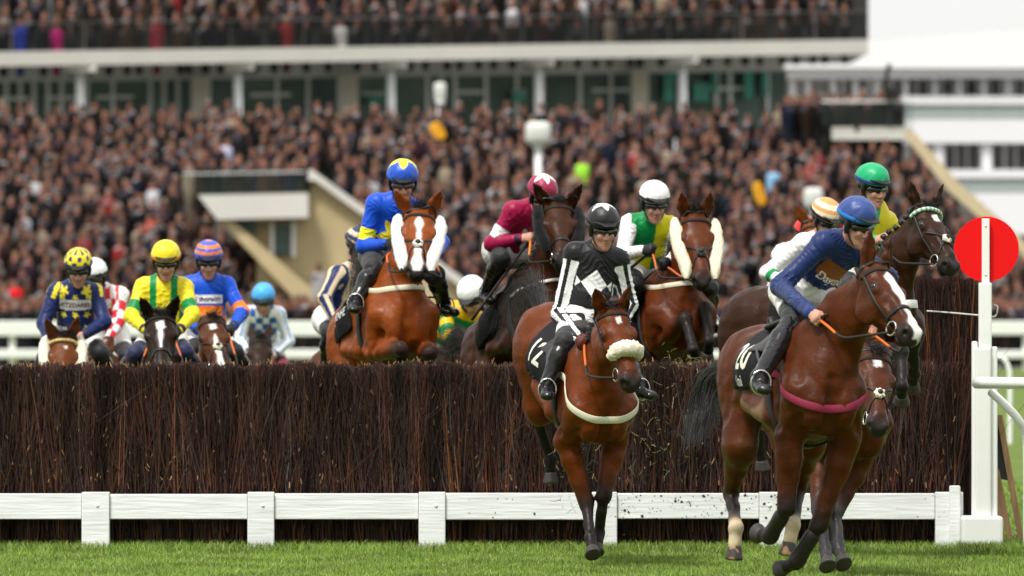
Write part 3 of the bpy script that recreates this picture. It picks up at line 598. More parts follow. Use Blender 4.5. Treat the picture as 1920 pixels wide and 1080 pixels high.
# ---------------------------------------------------------------- riders
SKIN = np.array((.50, .26, .19)); LIP = (.36, .13, .11)
class Rider: pass
def make_rider(S, H=None):
    J = Rider(); sc = S.get('sc', 1.); h = S.get('h', .009); sk = np.array(S.get('skin', SKIN))
    pel = at(*S['pel']); nb = reach(pel, .47*sc, *S['neck']); Sp = nz(nb-pel); cy = R(S['cyaw'])
    ir = perp(np.array([math.cos(cy), math.sin(cy), 0])+np.array([0, 0, S.get('lean', 0)]), Sp); fr = np.cross(Sp, ir)
    if fr@np.array([math.sin(cy), -math.cos(cy), -.2]) < 0: fr = -fr
    hc = reach(nb, .172*sc, *(tuple(S['head'])+('n',))[:3]); fy, fp = R(S['fyaw']), R(S.get('fpitch', 10))
    hf = np.array([math.sin(fy)*math.cos(fp), -math.cos(fy)*math.cos(fp), -math.sin(fp)]); hr = np.array([math.cos(fy), math.sin(fy), 0.])
    tl = R(S.get('ftilt', 0)); hu = np.cross(hf, hr); hu = hu if hu[2] > 0 else -hu; hr, hu = hr*math.cos(tl)+hu*math.sin(tl), hu*math.cos(tl)-hr*math.sin(tl)
    hy = R(S.get('hyaw', S['cyaw'])); hfw = np.array([math.sin(hy), -math.cos(hy), 0]); hrt = np.array([math.cos(hy), math.sin(hy), 0])
    sh = [nb-.072*sc*Sp+s*.165*sc*ir for s in (-1, 1)]; hip = [pel+s*.095*sc*hrt for s in (-1, 1)]
    el_ = [reach(sh[i], .285*sc, *S['e%d' % i]) for i in (0, 1)]; wr = [reach(el_[i], .25*sc, *S['w%d' % i]) for i in (0, 1)]
    for i in (0, 1):
        dy = S.get('wy%d' % i, 0); wr[i] = CAM+(wr[i]-CAM)*(1+dy/wr[i][1]); el_[i] = CAM+(el_[i]-CAM)*(1+dy*.6/el_[i][1])
    kn = [reach(hip[i], .40*sc, *S['k%d' % i]) for i in (0, 1)]; an = [reach(kn[i], .40*sc, *S['a%d' % i]) for i in (0, 1)]
    if H is not None:                                 # legs lie outside the barrel, hands above the neck: slide joints towards the open side
        for i, s in ((0, -1), (1, 1)):
            if S.get('noout'): break
            if i in S.get('hit', ()):                 # this leg is in view: it lies on the near flank of the horse
                for lst, key, r in ((kn, 'k%d' % i, .058), (an, 'a%d' % i, .046)):
                    u_, v_ = S[key][:2]; d = np.array([(u_-960)/FPX, 1., -(v_-540)/FPX]); ya = H.T(0, 0, 0)[1]; o = CAM+d*(ya-2.0); q = H.f.cast_in(o[None], d[None], 3.4)[0]
                    if q[1] < ya+1.35: lst[i] = q-d*r*sc*1.25
                for _ in range(40):
                    if H.f.sample(np.array([kn[i]*.5+an[i]*.5, kn[i]*.3+an[i]*.7]))[:].min() > .042: break
                    kn[i] = CAM+(kn[i]-CAM)*(1-.008/kn[i][1]); an[i] = CAM+(an[i]-CAM)*(1-.012/an[i][1])
            def outp(p, r):
                for _ in range(60):
                    if H.f.sample(p[None])[0] > r: break
                    p = p+(H.IR*s*.6-np.array([0, 1, 0])*(.8 if s*H.IR[1] < 0 or abs(H.IR[1]) < .2 else .0))*.01
                return p
            if i not in S.get('hit', ()): kn[i] = outp(kn[i], .060*sc); an[i] = outp(an[i], .052*sc)
            if i in S.get('hithand', ()):
                u_, v_ = S['w%d' % i][:2]; d = np.array([(u_-960)/FPX, 1., -(v_-540)/FPX]); ya = H.T(0, 0, 0)[1]; q = H.f.cast_in((CAM+d*(ya-2.0))[None], d[None], 3.4)[0]
                if q[1] < ya+1.35: wr[i] = q-d*.06
            hd = wr[i]+nz(wr[i]-el_[i])*.08*sc
            for _ in range(25):
                if H.f.sample(hd[None])[0] > .028: break
                wr[i] = wr[i]+np.array([0, -.010, .003]); hd = wr[i]+nz(wr[i]-el_[i])*.08*sc
    J.__dict__.update(pel=pel, nb=nb, sh=sh, el=el_, wr=wr, kn=kn, an=an, hc=hc, Sp=Sp, ir=ir, fr=fr)
    org = np.array([pel[0], pel[1], 0.]); J.org = org
    P = lambda a, b, ra, rb, up, k=.04, ca=None, **kw: Prim(a, b, np.array(ra)*sc, np.array(rb)*sc, up, k*sc, sk if ca is None else ca, **kw)
    Hd = lambda f, r, u: hc+sc*(1.04*f*hf+1.02*r*hr+(1.14*u-.008)*hu)
    E = lambda c, rf, rr, ru, k=.02, ca=None: ell(c, hf, rf*sc*1.04, rr*sc*1.02, ru*sc*1.14, hu, k*sc, sk if ca is None else ca)
    torso = [P(pel-Sp*.04*sc, pel+.2*Sp*sc, (.150, .115), (.132, .10), fr, .06), P(pel+.2*Sp*sc, nb-.1*Sp*sc, (.132, .10), (.160, .105), fr, .06),
             P(sh[0]+.03*sc*ir, sh[1]-.03*sc*ir, .062, .062, fr, .06), P(nb-.1*sc*Sp-.02*fr*sc, nb, (.09, .07), (.055, .055), fr, .06)]
    arms = []
    for i in (0, 1):
        arms += [P(sh[i], sh[i], .056, .056, fr, .05), P(sh[i], el_[i], .054, .045, fr, .04), P(el_[i], wr[i], .046, .030, fr, .03)]
    head = [P(nb-.06*sc*Sp, hc-.05*sc*hu-.01*hf*sc, .056, .054, hf, .03), E(Hd(-.012, 0, .03), .098, .077, .098), E(Hd(.022, 0, -.055), .068, .061, .076, .03),
            E(Hd(.050, 0, -.095), .038, .036, .030, .025), E(Hd(.070, 0, -.113), .020, .023, .016, .015), P(Hd(.084, 0, .0), Hd(.110, 0, -.043), (.010, .011), (.015, .014), hf, .012),
            E(Hd(.094, -.012, -.048), .013, .010, .009, .01), E(Hd(.094, .012, -.048), .013, .010, .009, .01), E(Hd(.058, -.04, -.035), .03, .022, .025, .02), E(Hd(.058, .04, -.035), .03, .022, .025, .02),
            E(Hd(.086, 0, -.074), .011, .023, .0055, .006, LIP), E(Hd(.083, 0, -.086), .011, .020, .0065, .006, LIP), P(Hd(.088, -.022, -.0805), Hd(.088, .022, -.0805), (.002, .010), (.002, .010), hf, .004, sub=True)]
    for s in (-1, 1): head += [E(Hd(-.012, s*.078, -.01), .026, .010, .034, .01), ell(Hd(.086, s*.031, .022), hf, .01*sc, .018*sc, .010*sc, hu, .01, None, True)]
    hands = []; J.hand = []
    for i, s in ((0, 1), (1, -1)):
        fd = nz(wr[i]-el_[i]); inw = perp(ir*s*(.9)+np.array([0, 0, -.25]), fd); st = np.cross(fd, inw); st = st if st[2] > 0 else -st
        w0 = wr[i]; pk = w0+fd*.085*sc
        hands += [P(w0, pk, (.026, .030), (.022, .042), st, .02)]
        for q in range(4):
            l = (.9, 1., .96, .8)[q]; b = pk+st*sc*(.032-.0215*q); k1 = b+(fd*.022*l+inw*.022)*sc; k2 = k1+(inw*.020-fd*.022*l)*sc; k3 = k2+(-fd*.022-inw*.008)*sc
            hands += [P(b, k1, .0115, .011, st, .008), P(k1, k2, .0105, .0095, st, .006), P(k2, k3, .0095, .008, st, .006)]
        t0 = w0+fd*.03*sc+st*.028*sc; t1 = t0+(fd*.035+st*.012+inw*.02)*sc; hands += [P(t0, t1, .0125, .0115, st, .01), P(t1, t1+(fd*.022+inw*.02)*sc, .0115, .009, st, .006)]
        J.hand.append(w0+(fd*.08+inw*.025)*sc)
    shin = []; thigh = []; foot = []
    for i in (0, 1):
        kf = perp(hfw, nz(an[i]-kn[i])); thigh += [P(hip[i]+np.array([0, 0, .0]), kn[i], (.092, .098), (.058, .062), kf, .05), P(kn[i], kn[i]+(an[i]-kn[i])*.35, .056, .054, kf, .04)]
        shin += [P(kn[i]+(an[i]-kn[i])*.10, kn[i]+(an[i]-kn[i])*.35, .057, .060, kf, .03), P(kn[i]+(an[i]-kn[i])*.35, an[i], .060, .041, kf, .03)]
        td = nz(hfw*.86+hrt*(.25 if i else -.25)+np.array([0, 0, S.get('toe', -.12)])); hl = an[i]-td*.045*sc+np.array([0, 0, -.05*sc]); to = hl+td*.215*sc
        foot += [P(an[i], hl+td*.02*sc, .041, .040, td, .03), P(hl, to, (.036, .036), (.040, .024), np.array([0, 0, 1.]), .03)]
        J.__dict__.setdefault('foot', []).append((hl, to, td))
    thigh += [P(pel, pel+Sp*(S.get('hem', .09)+.02)*sc, (.148, .118), (.136, .106), fr, .04), P(pel-hrt*.06*sc, pel+hrt*.06*sc, (.115, .125), (.115, .125), Sp, .06)]
    # body: one continuous figure
    slim = [Prim(p.a, p.b, p.ra*.86, p.rb*.86, p.M[2], p.k, sk) for p in torso+arms+thigh+shin+foot]
    bf = Field(head+hands+slim, min(h, .008)); V, F = bf.mesh(); C = bf.colors(V, .008)
    q = (V-hc)/sc; qf, qr, qu = q@hf, q@hr, q@hu; beard = sst(-.055, -.085, qu)*(np.abs(qf-.04) < .09)*(np.abs(qr) < .07); C = mixc(C, sk*.72, np.clip(beard, 0, 1)*S.get('stubble', .35)*(np.linalg.norm(q, axis=1) < .16))
    root = mesh_obj('person', V, F, M['skin'], None, org, C); tag(root, S['label'], 'jockey', 'jockeys riding over the fence'); J.root = root
    # jacket
    sdj = S.get('seed', 2)
    def folds(p):                                      # creases pulled from the shoulders, elbows and waist
        wv_ = 1.6*waves(p, .22, sdj+3, 5); r = 0
        for i_, (d_, wl) in enumerate(((Sp*.8+ir*.6, .075), (Sp*.75-ir*.65, .085), (Sp*.95+fr*.3, .06), (ir*.8+fr*.6, .09))):
            s_ = np.sin(p@nz(d_)*2*np.pi/wl+wv_*(1+.3*i_)+sdj*i_); r = r+(1-np.abs(s_))**2*np.clip(waves(p, .30, sdj+7+i_, 4), 0, 1.2)
        return .0022-.0062*np.clip(r, 0, 1.4)
    jp = []
    for p in torso+arms: jp.append(Prim(p.a, p.b, p.ra, p.rb, p.M[2], p.k, sk))
    jp[0] = Prim(pel+Sp*S.get('hem', .09)*sc, pel+.2*Sp*sc, np.array((.150, .118))*sc, np.array((.136, .104))*sc, fr, .06*sc, sk, cap=.03*sc)
    jf = Field(jp, S.get('jh', h), off=.0125*sc, noise=folds); J.jf = jf; V, F = jf.mesh()
    # pattern coordinates: torso (lateral, up, front) and arms (length, angle)
    def seg(p, a, b):
        t = np.clip((p-a)@(b-a)/((b-a)@(b-a)), 0, 1); return np.linalg.norm(p-a-t[:, None]*(b-a), axis=1), t
    dt, tt = seg(V, pel, nb-.06*sc*Sp); best = dt/(.15*sc)
    lat = (V-pel)@ir/sc; up = (V-pel)@Sp/(.47*sc); frn = (V-pel)@fr/sc
    best = np.maximum(np.abs(lat)/.150, 0); best = np.where((np.abs(lat) < .165), np.minimum(best, 1.0), best)
    reg = np.zeros(len(V), int); al = np.zeros(len(V)); ap = np.zeros(len(V)); dmin = np.where(np.abs(lat) < .175, dt/(.15*sc), 9)
    for i in (0, 1):
        d1, t1 = seg(V, sh[i], el_[i]); d2, t2 = seg(V, el_[i], wr[i]); use2 = d2 < d1; dd = np.minimum(d1, d2)/(.068*sc); m = dd < np.where(np.abs(lat) < .13, np.minimum(dmin, .95), 9e9)
        if i == 0: m0, dd0 = m, dd
        m = m & ((lat < 0) == (i == 0)) | (m & (np.minimum(d1, d2) < .06*sc)); reg[m] = i+1; al[m] = np.where(use2, 1+t2, t1)[m]
        ax = np.where(use2[:, None], nz(wr[i]-el_[i])[None], nz(el_[i]-sh[i])[None]); a0 = np.where(use2[:, None], el_[i][None], sh[i][None]); rel = V-a0
        outw = ir*(-1 if i == 0 else 1)*.8+fr*.45; o1 = outw-np.sum(ax*outw, 1, keepdims=True)*ax; o1 /= np.linalg.norm(o1, axis=1, keepdims=True)+1e-9; o2 = np.cross(ax, o1)
        ap[m] = np.arctan2(np.sum(rel*o2, 1), np.sum(rel*o1, 1))[m]
    C = S['silk'](reg, lat, up, frn, al, ap, V); jk = mesh_obj('jacket', V, F, M['silk'], root, org, C)
    # cuffs / collar
    for i in (0, 1):
        fd = nz(wr[i]-el_[i]); tube_obj('cuff', [wr[i]-fd*.03*sc, wr[i]-fd*.012*sc, wr[i]+fd*.012*sc], [.043*sc, .045*sc, .040*sc], M['attr'], jk, org, S.get('cuff', (.02, .02, .03)), ns=14)
    nd = nz(hc-.05*hu*sc-nb); V, F = tubes(np.array([nb-nd*.035*sc, nb+nd*.02*sc, nb+nd*.062*sc])[None], np.array([[.082, .068, .064]])*sc, 20); cl = mesh_obj('collar', V, F, M['attr'], jk, org, S.get('collar', (.02, .02, .03))); sm = cl.modifiers.new('solid', 'SOLIDIFY'); sm.thickness = .008
    for L in S.get('lettering', []):
        txt, size, u0, l0, c_, shr = L; V, F = text_mesh(txt, size, shr, .0015); n = len(V)
        o = pel[None]+Sp[None]*(u0*.47*sc+V[:, 1:2]*sc)+ir[None]*(l0+V[:, 0:1])*sc+fr*.45*sc; Pp = jf.cast_in(o, np.tile(-fr, (n, 1)), .6*sc)+fr*.004
        mesh_obj('lettering', Pp, F, M['attr'], jk, org, c_, smooth=False)
    # breeches, boots, gloves
    bp = [Prim(p.a, p.b, p.ra, p.rb, p.M[2], p.k, sk) for p in thigh]
    bcol = S.get('breech', (.74, .73, .71)); f = Field(bp, h, off=.009*sc, noise=lambda p: .004*(np.abs(waves(p, .09, 8))-.7)); V, F = f.mesh(); C = np.tile(bcol, (len(V), 1))
    for i in (0, 1):
        d1, t1 = seg(V, hip[i], kn[i]); m = sst(.66, .72, t1)*(d1 < .13*sc); C = mixc(C, S.get('knee', (.012, .012, .014)), m)
    mesh_obj('breeches', V, F, M['cloth2'], root, org, C)
    for i in (0, 1):
        pp = [Prim(p.a, p.b, p.ra, p.rb, p.M[2], p.k, sk) for p in shin[2*i:2*i+2]+foot[2*i:2*i+2]]
        f = Field(pp, h, off=.009*sc, noise=lambda p: .003*(np.abs(waves(p, .07, 3))-.7)); V, F = f.mesh(); mesh_obj('boot', V, F, M['boot'], root, org)
    if S.get('glove') is not None:
        half = len(hands)//2
        for i in (0, 1):
            V, F = Field([Prim(p.a, p.b, p.ra, p.rb, p.M[2], p.k, sk) for p in hands[i*half:(i+1)*half]], .007, off=.004*sc).mesh(); mesh_obj('glove', V, F, M['attr'], root, org, S['glove'])
    # helmet
    hp = [E(Hd(-.018, 0, .062), .132, .112, .095, .02), E(Hd(-.022, 0, .035), .130, .112, .070, .03)]
    f = Field(hp, .008, cuts=[(Hd(0, 0, .036), -hu*.985-hf*.17)], noise=lambda p: .0015*waves(p, .05, 3)); V, F = f.mesh(); q = (V-hc)/sc
    C = S['cap'](q@hf, q@hr, q@hu); hm = mesh_obj('helmet', V, F, M['helmet'], root, org, C)
    pk = [Prim(Hd(.080, 0, .056), Hd(.140, 0, .046), np.array([.093, .010])*sc, np.array([.055, .006])*sc, hu, .02)]; V, F = Field(pk, .006).mesh(); mesh_obj('helmet_peak', V, F, M['attr'], hm, org, S.get('peak', (.012, .012, .014)))
    mt = [Prim(Hd(-.10, 0, .145), Hd(-.10, 0, .145), .011*sc, .011*sc, hu, .01)]
    hb = [E(Hd(-.02, 0, .020), .118, .098, .055, .02)]; f = Field(hb, .007, cuts=[(Hd(.068, 0, 0), hf*.8+hu*.0), (Hd(0, 0, .045), hu), (Hd(0, 0, -.045), -hu)]); V, F = f.mesh(); mesh_obj('helmet_harness', V, F, M['black'], hm, org)
    band = [E(Hd(-.019, 0, .062), .1345, .1145, .096, .02), E(Hd(-.022, 0, .035), .1325, .1145, .070, .03)]; f = Field(band, .006, cuts=[(Hd(0, 0, .064), hu+hf*.17), (Hd(0, 0, .040), -hu-hf*.17)]); V, F = f.mesh(); mesh_obj('helmet_rim', V, F, M['attr'], hm, org, S.get('rim', S.get('peak', (.012, .012, .014))))
    # goggles: curved lens with frame and strap
    g1 = [Prim(Hd(.064, s_*.004, -.008), Hd(.050, s_*.058, -.004), np.array([.040, .034])*sc, np.array([.030, .027])*sc, hu, .008) for s_ in (-1, 1)]
    f = Field(g1, .005); V, F = f.mesh(); mesh_obj('goggles', V, F, M['lens'] if not S.get('clear') else M['lensclear'], root, org)
    th = np.linspace(-1.15, 1.15, 20); ps = np.array([Hd(.10*math.cos(a)-.004, .088*math.sin(a), -.008+.038) for a in th]); tube_obj('goggle_frame', ps, .008*sc, M['black'], root, org)
    for s in (-1, 1):
        tube_obj('chin_strap', [Hd(.01, s*.084, .01), Hd(.012, s*.078, -.04), Hd(.035, s*.058, -.09), Hd(.05, s*.015, -.126)], .0055*sc, M['black'], hm, org, sub=4)
        tube_obj('ear_pad', [Hd(.012, s*.086, .03), Hd(.008, s*.090, -.005), Hd(.004, s*.084, -.045)], np.array([.022, .020, .014])*sc, M['black'], hm, org, sub=3)
    if S.get('whip'):
        i, pts = S['whip']; hd = J.hand[i]; L = [hd+(hd-at(*pts))*.12, hd, at(*pts)]; L = spline(L, 6); tube_obj('whip', L, np.linspace(.011, .012, len(L)), M['leather'], root, org)
    if H is not None:                                 # stirrup irons hang from the horse's saddle
        for i in (0, 1):
            hl, to, td = J.foot[i]; c = hl+td*.10*sc; sd_ = np.cross(td, [0, 0, 1]); th = np.linspace(0, 2*np.pi, 25)
            V, F = tubes((c+sd_*(.062*np.cos(th))[:, None]*sc+np.array([0, 0, 1.])*((.075*np.sin(th)+.028)*sc)[:, None])[None], np.full((1, 25), .006), 6); mesh_obj('stirrup', V, F, M['metal'], H.root, H.org)
            a_ = H.T(-.10, (-1 if i == 0 else 1)*.27, .22); tp = c+np.array([0, 0, .10*sc]); tube_obj('stirrup_leather', [a_, (a_+tp)/2, tp], .009, M['leather'], H.root, H.org, ns=6)
    return J
M['cloth2'] = mat('breeches_cloth_coloured', attr=True, rough=.6, spec=.3, bump=(40, .35), noise=(18, .05), sheen=.1)
M['lensclear'] = mat('clear_lens', (.10, .055, .04), rough=.06, spec=.6)
# ---- silk and cap patterns (marks that belong to the cloth)
def full(reg, c): return np.tile(np.asarray(c, float), (len(reg), 1))
def put(C, m, c): C = C.copy(); C[m] = c; return C
def star(x, y, cx, cy, r):
    a = np.arctan2(y-cy, x-cx)+np.pi/2; d = np.hypot(x-cx, y-cy); k = np.abs(((a/(2*np.pi/5)) % 1)-.5)*2; return d < r*(.42+.58*k**1.3)
NAVY = (.008, .018, .095); YEL = (.75, .62, .02); GRN = (.0, .22, .055); ROY = (.008, .075, .56); ORG = (.80, .20, .01); WH = (.78, .78, .79); BK = (.012, .012, .014); MAR = (.28, .004, .05); CRM = (.62, .50, .33)
def silk_navy_stars(reg, lat, up, fr, al, ap, V):
    C = full(reg, NAVY); f = (fr > 0) & (reg == 0); x, y = lat, up*.47
    for (cx, cy, r) in ((-.095, .45, .05), (.095, .45, .05), (-.12, .40, .035), (.12, .40, .035), (0, .40, .025), (.10, .24, .032), (-.10, .24, .032), (0, .24, .035), (-.1, .1, .04), (.1, .12, .04)): C = put(C, f & star(x, y, cx, cy, r), YEL)
    m = (reg > 0) & (al < .25) & (np.abs(np.mod(ap+.3, 1.6)-.8) < .25); C = put(C, m, YEL)
    return put(C, f & (np.abs(lat) < .135) & (up > .60) & (up < .80), WH)
def silk_checks(a, b, sz, arm=None, off=0):
    def fn(reg, lat, up, fr, al, ap, V):
        C = full(reg, a); m = (np.floor(lat/sz+off)+np.floor(up*.47/sz)) % 2 == 0; C = put(C, (reg == 0) & m, b)
        m = (np.floor(al*.27/sz)+np.floor(ap*.06/sz+off)) % 2 == 0
        return put(C, (reg > 0) & m, b) if arm is None else arm(C, reg, al, ap, a, b)
    return fn
def silk_yellow(reg, lat, up, fr, al, ap, V):
    C = full(reg, YEL); C = put(C, (reg == 0) & (np.abs(np.abs(lat)-.085) < .028) & (up > .52) | ((reg > 0) & (al < .12) & (np.abs(lat) < .115)), GRN)
    C = put(C, (reg > 0) & (al > .55) & (al < .85), GRN); return put(C, (reg == 0) & (up < .22) & (np.abs(lat) < .09) & (fr > 0), (.6, .06, .01))
def silk_royal_orange(reg, lat, up, fr, al, ap, V):
    C = full(reg, ROY); C = put(C, (reg == 0) & (up > .46) & (up < .64), ORG); C = put(C, (reg == 0) & (fr > 0) & (np.abs(lat) < .135) & (up > .68) & (up < .84), WH)
    return put(C, (reg > 0) & (al > .72) & (al < 1.08), ORG)
def arm_stripes(C, reg, al, ap, a, b): return put(C, (reg > 0) & (np.abs(np.mod(ap, .9)-.45) < .14), b)
def silk_cream_navy(reg, lat, up, fr, al, ap, V):
    C = full(reg, CRM); C = put(C, (reg == 0) & (np.mod(lat+.03, .12) < .05), NAVY); return put(C, (reg > 0) & (np.mod(ap+.5, 1.5) < .8), NAVY)
def silk_royal_star(reg, lat, up, fr, al, ap, V):
    C = full(reg, ROY); C = put(C, (reg == 0) & (fr > 0) & star(lat, up*.47, 0, .22, .13), YEL); return put(C, (reg > 0) & (al > .58) & (al < .86), (.78, .75, .02))
def silk_maroon(reg, lat, up, fr, al, ap, V):
    C = full(reg, MAR); C = put(C, (reg > 0) & (al > .50) & (al < .82), WH); return put(C, (reg == 0) & star(lat, up*.47, 0, .24, .11) & (fr > 0), WH)
def silk_green_yellow(reg, lat, up, fr, al, ap, V):
    C = full(reg, GRN); hp = np.mod(up*.47+.02, .16) < .06; C = put(C, (reg == 0) & hp, (.72, .42, .01)); return put(C, (reg > 0) & (np.mod(al*.27+.03, .16) < .06), (.72, .42, .01))
def silk_diamonds(reg, lat, up, fr, al, ap, V):
    C = full(reg, BK); x = lat/.095; y = (up-.60)*.47/.10; cx = np.round(x/2)*2; C = put(C, (reg == 0) & (np.abs(x-cx)+np.abs(y) < 1.0), WH)
    m = (reg > 0) & (al > .12); s = np.abs(ap) ; C = put(C, m & (np.mod(ap+.45+.35, 1.25) > .52), WH); return C
def silk_quarters(reg, lat, up, fr, al, ap, V):
    C = full(reg, WH); t = (reg == 0) | ((al < .12) & (np.abs(lat) < .17)); C = put(C, t & ((lat < .02) == (up > .40)), GRN); C = put(C, t & ((lat < .02) != (up > .40)), (.72, .66, .01)); return C
def silk_navy_band(reg, lat, up, fr, al, ap, V):
    C = full(reg, (.010, .024, .105)); C = put(C, (reg == 0) & (up > .42-.35*(lat)) & (up < .70-.35*lat) & (fr > -.02), (.26, .075, .012)); return C
def silk_yellow_green(reg, lat, up, fr, al, ap, V):
    C = full(reg, YEL); C = put(C, lat < -.03, (.03, .40, .16)); return put(C, (reg > 0) & (al > .9) & (lat > 0), WH)
def silk_white(reg, lat, up, fr, al, ap, V):
    C = full(reg, WH); C = put(C, (reg == 0) & (lat > -.06), CRM); return put(C, (reg == 1) & (al > 1.25) & (al < 1.5), GRN)
def silk_plain(c): return lambda reg, lat, up, fr, al, ap, V: full(reg, c)
def cap_plain(c): return lambda f, r, u: np.tile(np.asarray(c, float), (len(f), 1))
def cap_stripes(a, b, w_, ph=0): return lambda f, r, u: put(np.tile(np.asarray(a, float), (len(f), 1)), np.mod(u+ph, 2*w_) < w_, b)
def cap_star(a, b, n=5, r0=.085):
    def fn(f, r, u):
        C = np.tile(np.asarray(a, float), (len(f), 1)); q = np.hypot(f+.018, r); an_ = np.arctan2(r, f+.018); k = np.abs(((an_/(2*np.pi/n)+.5) % 1)-.5)*2; return put(C, (q < r0*(1.35-.85*k)) & (u > .05), b)
    return fn
def cap_spots(a, b):
    def fn(f, r, u):
        C = np.tile(np.asarray(a, float), (len(f), 1)); an_ = np.arctan2(r, f+.018); return put(C, (np.mod(an_*9/(2*np.pi)+np.floor((u)/.045)*.5, 1) < .42) & (np.mod(u, .045) < .034), b)
    return fn
# ---------------------------------------------------------------- the field of runners
BAY = (.20, .062, .019); DBAY = (.105, .034, .014); BRN = (.045, .022, .014); RBAY = (.26, .075, .02)
def blaze(path, wd, soft=.008):
    """white stripe: path of (x, lateral), width of (x, half width) in head lengths"""
    px, pl = np.array(path).T; wx, ww = np.array(wd).T
    def fn(x, n, l): c = np.interp(x, px, pl); h = np.interp(x, wx, ww, left=0, right=0); h = h*(1+.18*np.sin(x*55)); return (1-sst(h-soft, h+soft, np.abs(l-c)))*(n > -.10)*(h > 0)
    return fn
def starm(x0, l0, r, soft=.008): return lambda x, n, l: (1-sst(r-soft, r+soft, np.hypot(x-x0, (l-l0)*1.2)*(1+.16*np.sin(4*np.arctan2(l-l0, x-x0)+.6)+.07*np.sin(9*np.arctan2(l-l0, x-x0)))))*(n > -.09)
def both(*f): return lambda x, n, l: np.clip(sum(g(x, n, l) for g in f), 0, 1)
def pair(HS, JS):
    H = make_horse(HS); J = make_rider(JS, H) if JS else None
    hands = None
    if J: hands = [J.hand[0] if JS.get('r0', 1) else None, J.hand[1] if JS.get('r1', 1) else None]
    if HS.get('tack', 2) >= 1: bridle(H, HS, hands)
    if HS.get('tack', 2) >= 2:
        saddle(H, HS); girth(H)
        if 'strap' in HS: breast_strap(H, HS['strap'], **HS.get('strapkw', {}))
    mane_tail(H, HS, HS.get('seed', 1)); return H, J
def clipped(H, V, C):
    q = V-H.T(0, 0, 0); x, z = q@H.F, q@H.U; m = sst(-.62, -.45, x)*(1-sst(-.02, .06, x))*(1-sst(-.16, -.05, z+.12*waves(V, .3, 8, 5)))*(z > -.5); return mixc(C, (.17, .105, .05), np.clip(m, 0, 1)*.8)
def run_12():
    HS = dict(label='bright bay horse with a broad white blaze galloping nearest the camera under the navy rider', c=(1505, 720, 50.2), yaw=16, pitch=1, tips=((1632, 432), (1672, 440)), sc=1.0, h=.010, coat=(.088, .026, .009), seed=3,
        poll=(1648, 490, 'n'), muzzle=(1724, 620, 'n'), hyaw=48, fwd=1.1, ear0=(-.19, -.02, .01), ear1=(-.17, .02, .02), neck=.82,
        f0=[(1475, 952, 'n'), (1442, 1008, 'f'), (1420, 1000, 'f'), (.26, .17, -.33)], f1=[(1535, 985, 'n'), (1492, 1055, 'f'), (1462, 1068, 'f'), (.29, .19, -.34)],
        h0=[(1371, 922, .95), (1380, 990, 'n'), (1376, 1048, 'n')], h1=[(1497, 915, 1.1), (1487, 985, 'n'), (1476, 1040, 'n')], white_h0=(.62, .50, .34), white_h1=(.62, .50, .34), boots=('f0', 'f1'),
        mark=blaze([(.1, .0), (.25, .012), (.55, .02)], [(.09, .0), (.13, .030), (.2, .040), (.3, .030), (.4, .036), (.5, .045), (.58, .04)]), mzk=.45,
        strap=(.22, .02, .055), strapkw=dict(z0=.07, z1=-.16, wd=.06), tspread=.03, tailn=520, bodymark=clipped, plaits=1, forelock=0, tail=[(1350, 700, 51.6), (1330, 755, 51.7), (1320, 822, 51.6)], tailr=.0042, reincol=(.62, .14, .02),
        number=[(-1, '20', .27, -.31, 62, 0, (.72, .70, .60)), (-1, 'Uni', .11, -.36, 90, 0, (.75, .74, .70))])
    JS = dict(label='jockey in navy silks with an orange brown chest band and a blue cap leaning forward', pel=(1500, 545, 50.75), neck=(1590, 450, 'n'), head=(1608, 419), fyaw=38, fpitch=14, cyaw=38, hyaw=25, h=.0065, jh=.005, seed=2,
        e0=[1462, 538, 'n'], w0=[1522, 588, 'n'], e1=[1665, 520, 'n'], w1=[1640, 600, 'f'], wy0=-.15, hithand=(0,), hit=(0,), k0=[1488, 598, 'n'], a0=[1424, 708, 'n'], k1=[1600, 600, 'n'], a1=[1572, 715, 'f'],
        hem=.16, silk=silk_navy_band, cap=cap_plain((.022, .055, .22)), rim=(.01, .16, .50), collar=(.01, .02, .09), cuff=(.012, .035, .2), whip=(0, (1412, 668, 50.4)), r1=1,
        lettering=[('Daycres', .075, .47, .0, (.75, .75, .75), .25)])
    return pair(HS, JS)
